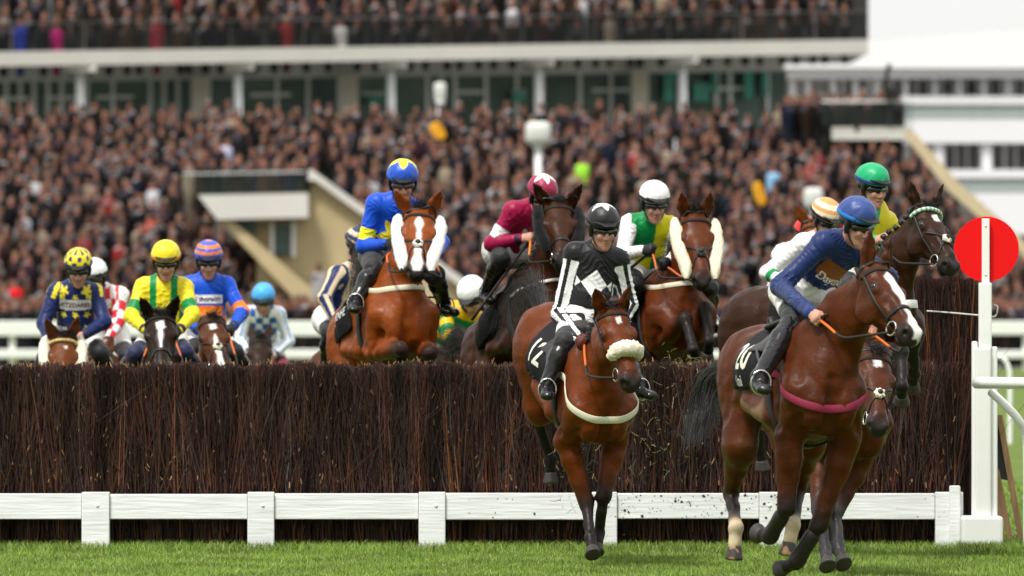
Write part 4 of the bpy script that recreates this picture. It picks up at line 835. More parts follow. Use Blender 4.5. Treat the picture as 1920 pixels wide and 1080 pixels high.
def run_10():
    HS = dict(label='bay horse with a thick sheepskin noseband landing on its forelegs before the fence', c=(1096, 722, 56.4), yaw=17, pitch=-15, sc=.97, head=1.2, tips=((1116, 541), (1181, 536)), h=.010, coat=(.15, .042, .012), seed=5,
        poll=(1150, 568, 'n'), muzzle=(1191, 714, 'n'), forelock=.5, hyaw=22, fwd=1., ear0=(-.16, -.03, .03), ear1=(-.17, -.03, .0), neck=.74,
        f0=[(1100, 945, 'n'), (1107, 1008, 'n'), (1112, 1040, 'n'), (.25, .18, -.35)], f1=[(1132, 930, 'n'), (1122, 1000, 'f'), (1118, 1036, 'n'), (.25, .18, -.35)],
        h0=[(1006, 775, 1.2), (1031, 860, 'f'), (1033, 905, 'f')], h1=[(1070, 800, 1.1), (1080, 870, 'f'), (1085, 910, 'f')],
        mark=starm(.13, .0, .022), strap=(.66, .64, .50), strapkw=dict(z0=.12, z1=-.10, wd=.06), noseband='fleece',
        tail=[(1010, 566, 57.9), (998, 538, 58.1), (975, 570, 58.2), (962, 628, 58.2)], tailn=300, tspread=.13, reincol=(.60, .13, .02), manedir=np.array([-.5, .3, .2]),
        number=[(-1, '12', .27, -.30, 64, 0, (.72, .70, .60))])
    JS = dict(label='jockey in black silks with white diamonds and black and white striped sleeves', pel=(1097, 605, 56.85), neck=(1122, 463, 'n'), head=(1131, 427), fyaw=16, fpitch=12, cyaw=8, hyaw=17, h=.0065, jh=.005, seed=4,
        e0=[1050, 590, 'n'], w0=[1085, 636, 'n'], e1=[1180, 572, 'n'], w1=[1158, 622, 'n'], k0=[1058, 642, 'n'], a0=[1026, 722, 'f'], k1=[1150, 650, 'n'], a1=[1196, 722, 'n'],
        hit=(0,), hithand=(0,), hem=.12, silk=silk_diamonds, cap=cap_star(BK, WH, 5, .075), collar=(.01, .02, .06), cuff=(.02, .02, .05), glove=(.11, .025, .018), whip=(0, (1000, 708, 56.6)), breech=(.74, .72, .74))
    return pair(HS, JS)
def run_7():
    HS = dict(label='light bay horse with white sheepskin cheek pieces and a white blaze jumping over the fence', c=(730, 606, 62.2), yaw=14, pitch=14, sc=1.06, tips=((739, 355), (828, 355)), h=.0125, coat=RBAY, seed=6,
        poll=(787, 388, 'n'), muzzle=(781, 503, 'n'), hyaw=2, fwd=1.2, ear0=(-.15, .0, .07), ear1=(-.15, .0, .07), neck=.76, points=(.03, .018, .016),
        f0=[(752, 655, 'n'), (752, 700, 'f'), (740, 725, 'f'), (.27, .18, -.26)], f1=[(806, 662, 'n'), (792, 705, 'f'), (785, 730, 'f'), (.27, .18, -.26)],
        h0=[(665, 745, .9), (670, 820, 'f'), (675, 850, 'f')], h1=[(735, 750, .9), (735, 820, 'f'), (738, 850, 'f')], boots=('f0', 'f1'),
        mark=both(blaze([(.08, 0), (.3, .005), (.58, 0)], [(.09, .0), (.12, .018), (.17, .026), (.22, .012), (.36, .016), (.45, .03), (.55, .035)])), mzk=.5,
        strap=(.66, .63, .48), strapkw=dict(z0=.20, z1=.12, wd=.05), noseband='grackle', padcol=(.7, .68, .62), cheeks=(.80, .79, .76), ch0=.02, ch1=.50,
        tail=[(672, 545, 63.6), (682, 500, 63.7), (684, 470, 63.8), (676, 560, 64)], tailn=320, tspread=.07, forelock=1.2, forelockdir=np.array([.1, .1, 1]), number=[(-1, 'BURNHE', .10, -.3, 72, 0, (.75, .75, .75))], reincol=(.70, .15, .01))
    JS = dict(label='jockey in royal blue silks with yellow armbands and a blue cap with a yellow star', pel=(722, 478, 62.55), neck=(748, 373, 'n'), head=(755, 341), fyaw=4, fpitch=16, cyaw=6, hyaw=12, h=.0075, jh=.006, seed=6, sc=1.03,
        e0=[682, 462, 'n'], w0=[722, 458, 'n'], e1=[828, 455, 'n'], w1=[820, 475, 'n'], k0=[700, 505, 'n'], a0=[668, 562, 'f'], k1=[816, 515, 'n'], a1=[832, 568, 'f'], clear=1,
        hit=(0, 1), silk=silk_royal_star, cap=cap_star((.010, .075, .50), (.78, .76, .03), 4, .088), rim=(.015, .07, .42), collar=(.015, .07, .5), cuff=(.012, .05, .4), glove=(.012, .012, .013), whip=(0, (645, 572, 62.)), breech=(.03, .03, .033))
    return pair(HS, JS)
def run_8():
    HS = dict(label='dark brown horse with black cheek pieces rearing into its jump under the maroon rider', tips=((1001, 344), (1092, 345)), c=(1003, 598, 62.8), yaw=21, pitch=24, sc=1.03, h=.0135, coat=(.050, .020, .011), seed=7,
        poll=(1048, 372, 'n'), muzzle=(1056, 486, 'n'), hyaw=8, fwd=1.2, ear0=(-.15, .0, .10), ear1=(-.15, .0, .10), neck=.80,
        mark=None, strap=(.72, .70, .62), strapkw=dict(z0=.12, z1=.05, wd=.03), noseband='strap', cheeks=(.004, .004, .005), ch0=.02, ch1=.42, tail=[(868, 640, 64.2), (850, 690, 64.3)], forelock=.6, reincol=(.75, .22, .02))
    HS.pop('mark')
    JS = dict(label='jockey in maroon silks with a white armband and a maroon cap with a white star', pel=(950, 470, 63.0), neck=(1002, 388, 'n'), head=(1017, 368), fyaw=20, fpitch=24, cyaw=30, hyaw=27, h=.009, seed=8,
        e0=[922, 458, 'n'], w0=[975, 448, 'n'], e1=[1040, 440, 'f'], w1=[1035, 455, 'n'], k0=[940, 484, 'n'], a0=[912, 546, 'f'], k1=[1000, 500, 'n'], a1=[1000, 580, 'f'],
        hit=(0,), silk=silk_maroon, cap=cap_star((.28, .004, .05), WH, 5, .072), rim=(.15, .01, .04), collar=(.02, .02, .03), cuff=(.02, .01, .03), whip=(0, (885, 600, 62.5)))
    return pair(HS, JS)
def run_11():
    HS = dict(label='bay horse with cream sheepskin cheek pieces rearing over the fence at centre right', tips=((1277, 358), (1333, 358)), c=(1254, 602, 62.0), yaw=11, pitch=14, sc=1.02, h=.0125, coat=(.115, .033, .011), seed=8,
        poll=(1305, 395, 'n'), muzzle=(1320, 524, 'n'), hyaw=10, fwd=1.2, ear0=(-.17, -.02, .02), ear1=(-.17, -.02, .02), neck=.77,
        f0=[(1285, 600, 'n'), (1300, 655, 'n'), (1308, 685, 'f'), (.3, .17, -.22)], f1=[(1322, 580, 'n'), (1330, 640, 'n'), (1325, 675, 'f'), (.3, .17, -.22)],
        strap=(.72, .66, .52), strapkw=dict(z0=.22, z1=.14, wd=.045), noseband='grackle', padcol=(.05, .05, .05), cheeks=(.80, .73, .55), ch0=.02, ch1=.50, tail=[(1240, 600, 63.6), (1235, 660, 63.6)], forelock=1.2, forelockdir=np.array([.15, .0, 1]), reincol=(.55, .12, .03))
    JS = dict(label='jockey in a white cap and green and yellow quartered silks with white sleeves', pel=(1205, 505, 62.2), neck=(1223, 409, 'n'), head=(1227, 380), fyaw=14, fpitch=14, cyaw=8, hyaw=11, h=.009, seed=9,
        e0=[1166, 478, 'n'], w0=[1205, 470, 'n'], e1=[1276, 470, 'n'], w1=[1255, 490, 'n'], k0=[1190, 530, 'n'], a0=[1185, 600, 'f'], k1=[1300, 540, 'n'], a1=[1330, 600, 'f'],
        hit=(0,), silk=silk_quarters, cap=cap_plain((.80, .80, .80)), glove=(.012, .012, .013), whip=(0, (1150, 530, 61.8)), cuff=(.75, .75, .75))
    return pair(HS, JS)
def run_13():
    HS = dict(label='dark brown horse wearing a green and white plaited browband at the right end', c=(1592, 604, 57.6), yaw=50, pitch=8, sc=.97, h=.0125, coat=(.036, .015, .009), seed=9,
        poll=(1740, 380, 'n'), muzzle=(1794, 494, 'n'), hyaw=45, fwd=1.1, ear0=(-.17, .0, .0), ear1=(-.15, .04, .02), neck=.84, head=1.15, tips=((1706, 338), (1770, 342)),
        f0=[(1690, 660, 'n'), (1692, 725, 'n'), (1690, 755, 'f'), (.28, .17, -.25)], f1=[(1712, 640, 'n'), (1715, 700, 'f'), (1710, 730, 'f'), (.28, .17, -.25)],
        h0=[(1420, 760, .6), (1425, 840, 'f'), (1430, 880, 'f')], h1=[(1470, 780, .7), (1470, 850, 'f'), (1475, 890, 'f')],
        mark=starm(.15, .0, .03), strap=(.75, .75, .74), strapkw=dict(z0=.12, z1=.05, wd=.07), noseband='grackle', padcol=(.75, .72, .62), browcol=(.02, .35, .15), browband2=(.75, .75, .73), plaits=1, forelock=.5, tail=[(1388, 575, 58.4), (1380, 620, 58.4)], tailn=160, reincol=(.02, .02, .02))
    JS = dict(label='jockey in yellow and green silks with a shiny green cap', pel=(1592, 500, 57.8), neck=(1642, 388, 'n'), head=(1637, 350), fyaw=34, fpitch=8, cyaw=38, hyaw=50, h=.009, seed=10,
        e0=[1590, 470, 'n'], w0=[1640, 452, 'n'], e1=[1690, 440, 'f'], w1=[1668, 455, 'n'], k0=[1600, 540, 'n'], a0=[1580, 610, 'f'], k1=[1650, 540, 'f'], a1=[1650, 610, 'f'],
        silk=silk_yellow_green, cap=cap_plain((.0, .34, .13)), rim=(.015, .05, .20), collar=(.3, .4, .03), cuff=(.75, .75, .75), r1=0)
    return pair(HS, JS)
def run_14():
    HS = dict(label='bay horse with its head held low landing just behind the leading bright bay horse', c=(1556, 762, 54.2), yaw=20, pitch=-7, sc=1.0, h=.014, coat=(.085, .027, .011), seed=10,
        poll=(1643, 652, 'n'), muzzle=(1652, 795, 'n'), hyaw=16, fwd=1.2, neck=.70, tack=1, noseband='grackle', padcol=(.75, .70, .58),
        f0=[(1537, 960, 'n'), (1548, 1030, 'n'), (1552, 1062, 'n'), (.22, .14, -.33)], f1=[(1566, 962, 'n'), (1572, 1028, 'n'), (1582, 1058, 'n'), (.22, .14, -.33)], h0=[(1494, 905, .9), (1486, 980, 'f'), (1478, 1032, 'f')], h1=[(1545, 905, .9), (1552, 985, 'f'), (1556, 1035, 'f')], points=(.035, .033, .035), ear=(-.12, -.06, .03), mark=starm(.12, 0, .03))
    return pair(HS, None)
def far_runner(label, c, yaw, pitch, coat, poll, muzzle, jl, pel, neck, head, arms, legs, silk, cap, hk={}, jk={}, hyaw=None):
    HS = dict(label=label, c=c, yaw=yaw, pitch=pitch, h=.017, coat=tuple(.75*q for q in coat), poll=poll, muzzle=muzzle, hyaw=yaw if hyaw is None else hyaw, fwd=1.2, neck=.76, tack=1, seed=int(c[0]) % 17); HS.update(hk)
    JS = dict(label=jl, pel=pel, neck=neck, head=head, fyaw=0, fpitch=14, cyaw=0, hyaw=yaw, h=.0105, e0=arms[0], w0=arms[1], e1=arms[2], w1=arms[3], k0=legs[0], a0=legs[1], k1=legs[2], a1=legs[3], silk=silk, cap=cap, seed=int(c[0]) % 13); JS.update(jk)
    return pair(HS, JS)
def runners_behind():
    far_runner('chestnut brown horse with cream sheepskin cheek pieces leftmost behind the fence', (132, 760, 67.2), 4, 0, (.22, .075, .025), (119, 622, 'n'), (117, 742, 'n'),
        'jockey in navy silks with yellow stars and a yellow and navy checked cap', (143, 632, 67.4), (142, 534, 'n'), (147, 503), ([82, 606, 'n'], [92, 640, 'n'], [196, 604, 'n'], [158, 628, 'n']), ([95, 650, 'n'], [85, 715, 'f'], [188, 662, 'n'], [198, 725, 'f']),
        silk_navy_stars, cap_spots(YEL, NAVY), dict(cheeks=(.78, .72, .58), browcol=(.45, .32, .10), browband2=(.62, .50, .22), mark=starm(.14, .02, .013), points=BLK, ch0=.0, ch1=.5, tips=((86, 597), (146, 594))), dict(lettering=[('FITZDARES', .050, .70, 0, (.20, .06, .04), 0)], rim=(.012, .02, .09), r1=0, fpitch=18, collar=(.7, .7, .7)))
    far_runner('bay horse almost hidden behind the navy and yellow rider at the left', (196, 745, 71), 8, 0, (.14, .06, .03), (188, 655, 'n'), (186, 770, 'n'),
        'jockey in red and white checked silks with a white cap behind the navy starred rider', (200, 630, 71.3), (190, 543, 'n'), (176, 520), ([135, 600, 'n'], [150, 640, 'n'], [222, 605, 'n'], [202, 640, 'n']), ([160, 655, 'n'], [150, 715, 'f'], [205, 665, 'n'], [214, 730, 'f']),
        silk_checks((.62, .015, .03), WH, .085), cap_plain((.80, .80, .80)), {}, dict(fyaw=-10))
    far_runner('dark brown horse with a white star and stripe under the yellow and green rider', (303, 748, 64.5), 0, 2, (.026, .012, .009), (300, 581, 'n'), (303, 692, 'n'),
        'jockey in yellow silks with green braces and a plain yellow cap', (305, 640, 64.8), (308, 523, 'n'), (311, 490), ([246, 592, 'n'], [272, 618, 'n'], [361, 590, 'n'], [337, 618, 'n']), ([264, 664, 'n'], [248, 720, 'f'], [342, 660, 'n'], [355, 715, 'f']),
        silk_yellow, cap_plain((.80, .66, .02)), dict(h=.014, mark=both(starm(.15, 0, .036), blaze([(.1, 0), (.4, 0)], [(.15, .022), (.3, .010), (.36, .006), (.38, .0)])), noseband='strap', strap=None, tips=((262, 557), (334, 554))), dict(glove=(.012, .012, .014), rim=(.62, .24, .01), knee=(.012, .016, .06), h=.009, fyaw=2, collar=(.012, .012, .014)))
    far_runner('bay horse with white face markings under the royal blue rider with orange armbands', (398, 752, 67.5), 10, 0, (.13, .045, .018), (398, 590, 'n'), (414, 690, 'n'),
        'jockey in royal blue silks with an orange hoop and an orange and blue hooped cap', (390, 640, 67.8), (389, 520, 'n'), (391, 488), ([346, 590, 'n'], [372, 620, 'n'], [454, 585, 'n'], [438, 612, 'n']), ([360, 655, 'n'], [350, 720, 'f'], [440, 660, 'n'], [450, 720, 'f']),
        silk_royal_orange, cap_stripes(ORG, (.06, .10, .50), .024, .0), dict(h=.014, mark=both(starm(.13, -.01, .03), blaze([(.2, -.01), (.6, .02)], [(.2, 0), (.26, .012), (.36, .022), (.46, .02), (.58, .028)])), mzk=.5, noseband='grackle', padcol=(.72, .66, .52), ear=(-.06, -.13, -.01), forelock=1.2, hyaw=14), dict(glove=(.012, .012, .014), rim=(.03, .06, .40), lettering=[('thorson', .056, .76, .02, (.03, .03, .09), 0), ('O', .06, .76, -.105, (.55, .05, .08), 0)], h=.009, fyaw=2, collar=(.6, .62, .7)))
    far_runner('dark horse furthest back on the left under the light blue and white rider', (489, 745, 83), -2, 0, (.035, .018, .013), (487, 628, 'n'), (484, 712, 'n'),
        'jockey in blue and white checked silks with a light blue cap crouching furthest back', (492, 650, 83.2), (493, 578, 'n'), (494, 562), ([450, 640, 'n'], [468, 664, 'n'], [541, 640, 'n'], [515, 664, 'n']), ([462, 690, 'n'], [455, 730, 'f'], [528, 690, 'n'], [535, 730, 'f']),
        silk_checks(WH, (.02, .10, .36), .07, arm=lambda C, reg, al, ap, a, b: put(put(C, reg > 0, WH), (reg > 0) & (np.abs(np.mod(ap+.3, 1.3)-.65) < .16), (.03, .25, .60))), cap_plain((.06, .36, .78)), {}, dict(rim=(.03, .25, .62), fpitch=24, knee=(.15, .01, .03), collar=(.05, .1, .3)))
    far_runner('bay horse following to the left of the light bay jumper and mostly hidden by it', (690, 735, 68), 20, 0, (.12, .04, .018), (740, 600, 'n'), (752, 690, 'n'),
        'jockey in cream and navy striped silks leaning forward behind the light bay jumper', (630, 600, 67.6), (662, 504, 'n'), (674, 464, 'n'), ([608, 560, 'n'], [628, 602, 'n'], [730, 560, 'f'], [735, 590, 'n']), ([618, 625, 'n'], [612, 690, 'f'], [690, 640, 'n'], [690, 700, 'f']),
        silk_cream_navy, cap_stripes((.62, .50, .33), NAVY, .035), {}, dict(fyaw=40, cyaw=42, fpitch=20, hyaw=15, r1=0, knee=(.012, .012, .012)))
    far_runner('brown horse hidden between the two jumping horses behind the fence', (838, 735, 67.5), -15, 0, (.09, .035, .018), (822, 690, 'n'), (815, 780, 'n'),
        'jockey in green silks with yellow hoops and a white cap looking down', (832, 640, 67.2), (872, 582, 'n'), (885, 556), ([842, 628, 'n'], [857, 655, 'n'], [890, 640, 'f'], [880, 665, 'n']), ([850, 690, 'n'], [840, 740, 'f'], [890, 700, 'n'], [895, 740, 'f']),
        silk_green_yellow, cap_plain((.80, .80, .80)), {}, dict(fyaw=-25, cyaw=-12, fpitch=38, glove=None))
    far_runner('bay horse hidden behind the dark brown horse at the right end of the fence', (1560, 650, 63.5), 40, 4, (.12, .04, .018), (1600, 520, 'n'), (1640, 610, 'n'),
        'jockey in white silks wearing a cap of orange brown and cream hoops', (1482, 540, 63.2), (1538, 447, 'n'), (1548, 412, 'n'), ([1438, 512, 'n'], [1470, 530, 'n'], [1580, 480, 'f'], [1580, 510, 'n']), ([1500, 560, 'n'], [1490, 620, 'f'], [1560, 570, 'f'], [1560, 630, 'f']),
        silk_white, cap_stripes((.62, .30, .10), (.78, .70, .52), .030, .004), {}, dict(fyaw=35, cyaw=45, fpitch=24, r1=0, r0=0))
    far_runner('chestnut horse of which only the pricked ears show beside the striped cap', (1490, 640, 66.5), 22, 10, (.30, .10, .03), (1532, 412, 'n'), (1545, 520, 'n'),
        'jockey in a red cap almost wholly hidden behind the striped cap', (1480, 510, 67), (1506, 468, 'n'), (1516, 446, 'n'), ([1460, 480, 'n'], [1480, 500, 'n'], [1540, 480, 'n'], [1530, 500, 'n']), ([1480, 540, 'n'], [1470, 600, 'f'], [1530, 540, 'n'], [1530, 600, 'f']),
        silk_white, cap_plain((.65, .015, .015)), dict(tips=((1488, 380), (1569, 388)), points=(.2, .07, .02), cheeks=None), dict(fyaw=30, cyaw=20, r1=0, r0=0))
# ---------------------------------------------------------------- ground and grass
def ground():
    xs = [-400, -60, -20, -8, -5, 0, 5, 8, 20, 60, 400]; ys = [5, 40, 52, 56, 60, 66, 75, 90, 120, 160, 200, 260, 400, 900, 2500]
    V = [(x, y, 0) for y in ys for x in xs]; n = len(xs); F = np.array([(j*n+i, j*n+i+1, (j+1)*n+i+1, (j+1)*n+i) for j in range(len(ys)-1) for i in range(n-1)])
    m = mat('turf', (.105, .15, .032), rough=.9, spec=.1, noise=(.9, .3), bump=(60, .6)); o = mesh_obj('ground', V, F, m, smooth=False); tag(o, kind='structure')
def unseen_hills():
    # unseen hill across from the stands, added to cut white sky light and reflections
    xs = np.linspace(-1500, 1500, 41); ys = np.linspace(-190, -1100, 14); X, Y = np.meshgrid(xs, ys, indexing='ij'); t = (-ys-190)/910
    Z = (sst(0, .75, t)[None]*(150+40*np.sin(xs/310.)[:, None]+18*np.sin(xs/95.+1)[:, None]))-.2; V = np.stack([X, Y, Z], -1).reshape(-1, 3); I = np.arange(41*14).reshape(41, 14)
    o = mesh_obj('unseen_hills', V, np.stack([I[:-1, :-1], I[1:, :-1], I[1:, 1:], I[:-1, 1:]], -1).reshape(-1, 4), mat('hill_pasture', (.045, .065, .022), rough=.95, spec=.05, noise=(.02, .4))); tag(o, kind='structure')
    g = np.random.default_rng(6); Vs, Fs, n = [], [], 0                # unseen trees added behind the camera to darken the horizon that surfaces reflect
    for i in range(90):
        c = np.array([g.uniform(-170, 170), -62-g.uniform(0, 14), 0]); hgt = g.uniform(9, 15); k = 260; d = nzr(g.normal(size=(k, 3))); P = c+np.array([0, 0, hgt*.55])+d*np.array([hgt*.38, hgt*.38, hgt*.45])*g.uniform(.55, 1, (k, 1)); a = nzr(g.normal(size=(k, 3)))*.8; b = nzr(g.normal(size=(k, 3)))*.8
        Vs.append(np.stack([P-a, P+b, P+a, P-b], 1).reshape(-1, 3)); Fs.append(np.arange(k*4).reshape(k, 4)+n); n += k*4
    o = mesh_obj('unseen_trees', np.concatenate(Vs), np.concatenate(Fs), mat('winter_foliage', (.035, .04, .018), rough=.9), smooth=False); tag(o, 'unseen belt of trees added behind the camera to darken the white horizon', 'unseen_trees', kind='stuff')
def bounce_sheet():
    mb = MB(); V = [(-120, 193.5, .004), (160, 193.5, .004), (160, 420, .004), (-120, 420, .004)]; o = mesh_obj('grey_bounce_sheet', V, np.array([(0, 1, 2, 3)]), mat('bounce_grey', (.13, .125, .12), rough=.9, noise=(.6, .25)), smooth=False); tag(o, kind='structure')  # grey sheet added under the stands to keep green bounce off white walls
def grass():
    g = np.random.default_rng(4)
    def blades(n, x0, x1, y0, y1, h0, h1, w_):
        B = np.stack([g.uniform(x0, x1, n), g.uniform(y0, y1, n), np.zeros(n)], 1); ln = g.uniform(h0, h1, n); az = g.uniform(0, 6.28, n); lean = np.abs(g.normal(0, .5, n))
        d = np.stack([np.cos(az)*lean, np.sin(az)*lean, np.ones(n)], 1); s = np.stack([np.cos(g.uniform(0, 6.28, n)), np.sin(g.uniform(0, 6.28, n))*.4, np.zeros(n)], 1)*w_
        m_ = B+d*(ln*.55)[:, None]; t = m_+np.stack([np.cos(az)*lean*1.8, np.sin(az)*lean*1.8, np.ones(n)*.7], 1)*(ln*.45)[:, None]
        V = np.stack([B-s, B+s, m_+s*.7, m_-s*.7, t], 1)
        pat = .5+.5*np.clip(waves(B, .9, 31, 6), -1, 1); yl = g.uniform(0, 1, n)
        c = np.array([.130, .232, .032])[None]*(.7+.6*g.uniform(0, 1, (n, 1)))*(.75+.5*pat[:, None]); c = np.where((yl > .90)[:, None], np.array([[.30, .34, .13]])*g.uniform(.7, 1.2, (n, 1)), c); c = np.where(((yl > .6) & (yl < .9))[:, None], c*np.array([[1.5, 1.15, 1.0]]), c)
        return V, np.repeat(c, 5, 0)
    parts = [blades(105000, -4.6, 4.6, 53.6, 60.1, .018, .045, .0019), blades(20000, -4.3, 4.3, 58.9, 60.05, .04, .10, .0023), blades(14000, 3.4, 6.2, 60, 80, .03, .07, .004), blades(9000, 3.3, 4.6, 58.3, 60.6, .05, .12, .003)]
    V = np.concatenate([p[0].reshape(-1, 3) for p in parts]); C = np.concatenate([p[1] for p in parts]); k = len(V)//5; b = np.arange(k)*5
    # quads for the lower blade, a degenerate-free triangle pair for the tip
    me_F = np.concatenate([np.stack([b, b+1, b+2], 1), np.stack([b, b+2, b+3], 1), np.stack([b+3, b+2, b+4], 1)])
    m = mat('grass_blades', attr=True, rough=.55, spec=.25); o = mesh_obj('grass', V, me_F, m, None, (0, 0, 0), C, smooth=False); tag(o, 'short green grass growing on the landing side of the brush fence', 'grass', kind='stuff')
# ---------------------------------------------------------------- the brush fence
FR = 251.0
def fx(u, Y=60.): return (u-960)/FPX*Y
def fz(v, Y=60.): return CAMZ-(v-540)/FPX*Y
def twig_cloud(g, n, x0, x1, y0, y1, z0, z1, l0, l1, r0, lean, colr, top=None, pts=4, wob=.02):
    B = np.stack([g.uniform(x0, x1, n), g.uniform(y0, y1, n), g.uniform(z0, z1, n)], 1); L = g.uniform(l0, l1, n); d = np.stack([g.normal(0, lean, n), g.normal(-.02, lean*.4, n), np.ones(n)], 1)
    t = np.linspace(0, 1, pts); P = B[:, None]+d[:, None]*(L[:, None]*t)[..., None]; ph = g.uniform(0, 6.28, (n, 2))
    P[..., 0] += wob*np.sin(t[None]*4+ph[:, :1])*t[None]; P[..., 1] -= np.abs(wob*np.sin(t[None]*3+ph[:, 1:])*t[None])
    if top is not None: zt = top(P[..., 0])+g.uniform(-.02, .012, (n, 1)); P[..., 2] = np.minimum(P[..., 2], zt)
    return P, (r0*g.uniform(.6, 1.3, (n, 1)))*(1-.55*t)[None], np.repeat(np.asarray(colr)[g.integers(0, len(colr), n)]*g.uniform(.5, 1.5, (n, 1)), pts*3, 0)
def fence():
    g = np.random.default_rng(8); xl, xr = -4.75, fx(1792); top = lambda x: fz(686)+(fz(680)-fz(686))*np.clip((x+4)/8, 0, 1)+.010*np.sin(x*7)+.010*np.sin(x*23)+.010*np.sin(x*61+2*np.sin(x*9))
    rt = empty('brush_fence', (0, 60.6, 0)); tag(rt, 'long dark brown birch brush fence the horses are jumping', 'fence'); org = np.array([0, 60.6, 0.])
    dark = [(.048, .023, .020), (.064, .027, .021), (.085, .030, .020), (.028, .016, .015), (.062, .040, .038), (.020, .012, .011)]; orange_brown = [(.10, .032, .014), (.07, .028, .013), (.14, .058, .022)]; grey = [(.075, .062, .056), (.11, .09, .08)]  # bark tones: dark reddish brown, a few orange-brown, some grey
    P = []; Rr = []; C = []
    def add(*a, **k):
        p, r, c = twig_cloud(g, *a, **k); V, F = tubes(p, r, 3); m_ = np.clip(1+.42*waves(np.stack([V[:, 0], V[:, 0]*0, V[:, 2]*.12], 1), .16, 44, 7)+.25*waves(V, .5, 12, 5), .35, 2.0); return V, F, c*m_[:, None]
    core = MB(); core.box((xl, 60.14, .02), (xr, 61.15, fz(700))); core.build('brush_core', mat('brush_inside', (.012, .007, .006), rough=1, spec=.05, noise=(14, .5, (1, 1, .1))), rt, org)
    sets = [add(15000, xl, xr, 59.98, 60.16, .0, .35, .75, 1.45, .0046, .10, dark, top=top, wob=.03), add(8000, xl, xr, 59.94, 60.04, .3, 1.15, .25, .7, .0030, .20, dark+grey[:1]+orange_brown[:1], top=top),
            add(500, xl, xr, 59.94, 60.04, .0, .5, .6, 1.3, .0055, .06, orange_brown, top=top), add(500, xl, xr, 59.92, 60.0, .35, 1.2, .12, .4, .0016, .6, grey+orange_brown, top=top),
            add(9000, xl, xr, 60.0, 61.2, 1.15, 1.22, .14, .22, .0035, .12, dark+orange_brown[:1], top=top, pts=3)]
    off = 0; Vs, Fs, Cs = [], [], []
    for V, F, c in sets: Vs.append(V); Fs.append(F+off); Cs.append(c); off += len(V)
    m = mat('birch_twigs', attr=True, rough=.6, spec=.3); o = mesh_obj('birch_twigs', np.concatenate(Vs), np.concatenate(Fs), m, rt, org, np.concatenate(Cs), smooth=True); o['kind'] = 'stuff'
    # cut ends and bark chips
    n = 1200; B = np.stack([g.uniform(xl, xr, n), g.uniform(59.90, 59.97, n), g.uniform(.45, 1.35, n)], 1); k = 600; B[:k, 1] = g.uniform(59.97, 61.1, k); B[:k, 2] = top(B[:k, 0])-g.uniform(0, .02, k)
    d = np.stack([g.normal(0, .35, n), g.normal(0, .1, n), np.ones(n)], 1); L = g.uniform(.008, .045, n); Pp = np.stack([B, B+d*L[:, None]], 1); V, F = tubes(Pp, np.repeat(g.uniform(.0015, .0035, (n, 1)), 2, 1), 3)
    o = mesh_obj('cut_ends', V, F, m, rt, org, np.repeat(np.array([(.46, .27, .12)])*g.uniform(.3, 1.2, (n, 1)), 6, 0)); o['kind'] = 'stuff'
    # stems under the rail
    V, F, c = add(2400, xl, xr, 59.98, 60.12, .0, .02, .25, .45, .0085, .09, orange_brown+dark+dark, pts=3); o = mesh_obj('stems', V, F, m, rt, org, c); o['kind'] = 'stuff'
    # guard rail
    wm = mat('white_paint', (.80, .81, .82), rough=.5, spec=.3, noise=(5, .10, (.5, 1, 2.2)), bump=(30, .45, (.12, 1, 1.6))); M['white'] = wm
    gr = empty('guard_rail', (0, 59.8, 0)); tag(gr, 'white painted wooden guard rail along the foot of the brush fence', 'guard rail'); go = np.array([0, 59.8, 0.])
    posts = [(-60, -8), (153, 205), (464, 514), (785, 835), (1110, 1157), (1424, 1474), (1754, 1806)]; Yf = 59.80
    for (a, b) in posts:
        mb = MB(); mb.box((fx(a, Yf), Yf, -.05), (fx(b, Yf), Yf+.11, fz(923, Yf)), .006); mb.build('post', wm, gr, go)
        for s in range(1):
            q = np.array([(fx((a+b)/2, Yf))+g.normal(0, .02), Yf-.002, fz(948, Yf)]); V, F = Field([ell(q, (0, 1, 0), .006, .014, .014, (0, 0, 1))], .004).mesh(); mesh_obj('bolt', V, F, wm, gr, go)
    for (a, b), (c_, d_) in zip(posts[:-1], posts[1:]):
        mb = MB(); mb.box((fx(b, Yf)+.003, Yf+.025, fz(974, Yf)+g.normal(0, .004)), (fx(c_, Yf)-.003, Yf+.10, fz(926, Yf)+g.normal(0, .004)), .006); mb.build('board', wm, gr, go)
    # mud flecks thrown on to the paint
    n = 170; U = np.where(g.random(n) < .75, g.uniform(1150, 1480, n), g.uniform(840, 1800, n)); Z = g.uniform(.23, .41, n); Vv = []; Ff = []
    for i in range(n):
        on_post = any(a < U[i] < b for a, b in posts); y = Yf-.002 if on_post else Yf+.023; r = g.uniform(.002, .006) if g.random() < .9 else .011; c = np.array([fx(U[i], Yf), y, Z[i]]); k = 6; a = np.arange(k)*2*np.pi/k+g.uniform(0, 6); rr = r*g.uniform(.6, 1.3, k); s = len(Vv)
        Vv += [c+np.array([rr[j]*math.cos(a[j]), 0, rr[j]*math.sin(a[j])]) for j in range(k)]+[c+np.array([0, -.003, 0])]; Ff += [(s+(j+1) % k, s+j, s+k) for j in range(k)]
    o = mesh_obj('mud_splashes', Vv, Ff, mat('mud', (.02, .016, .012), rough=.9), gr, go); o['kind'] = 'stuff'
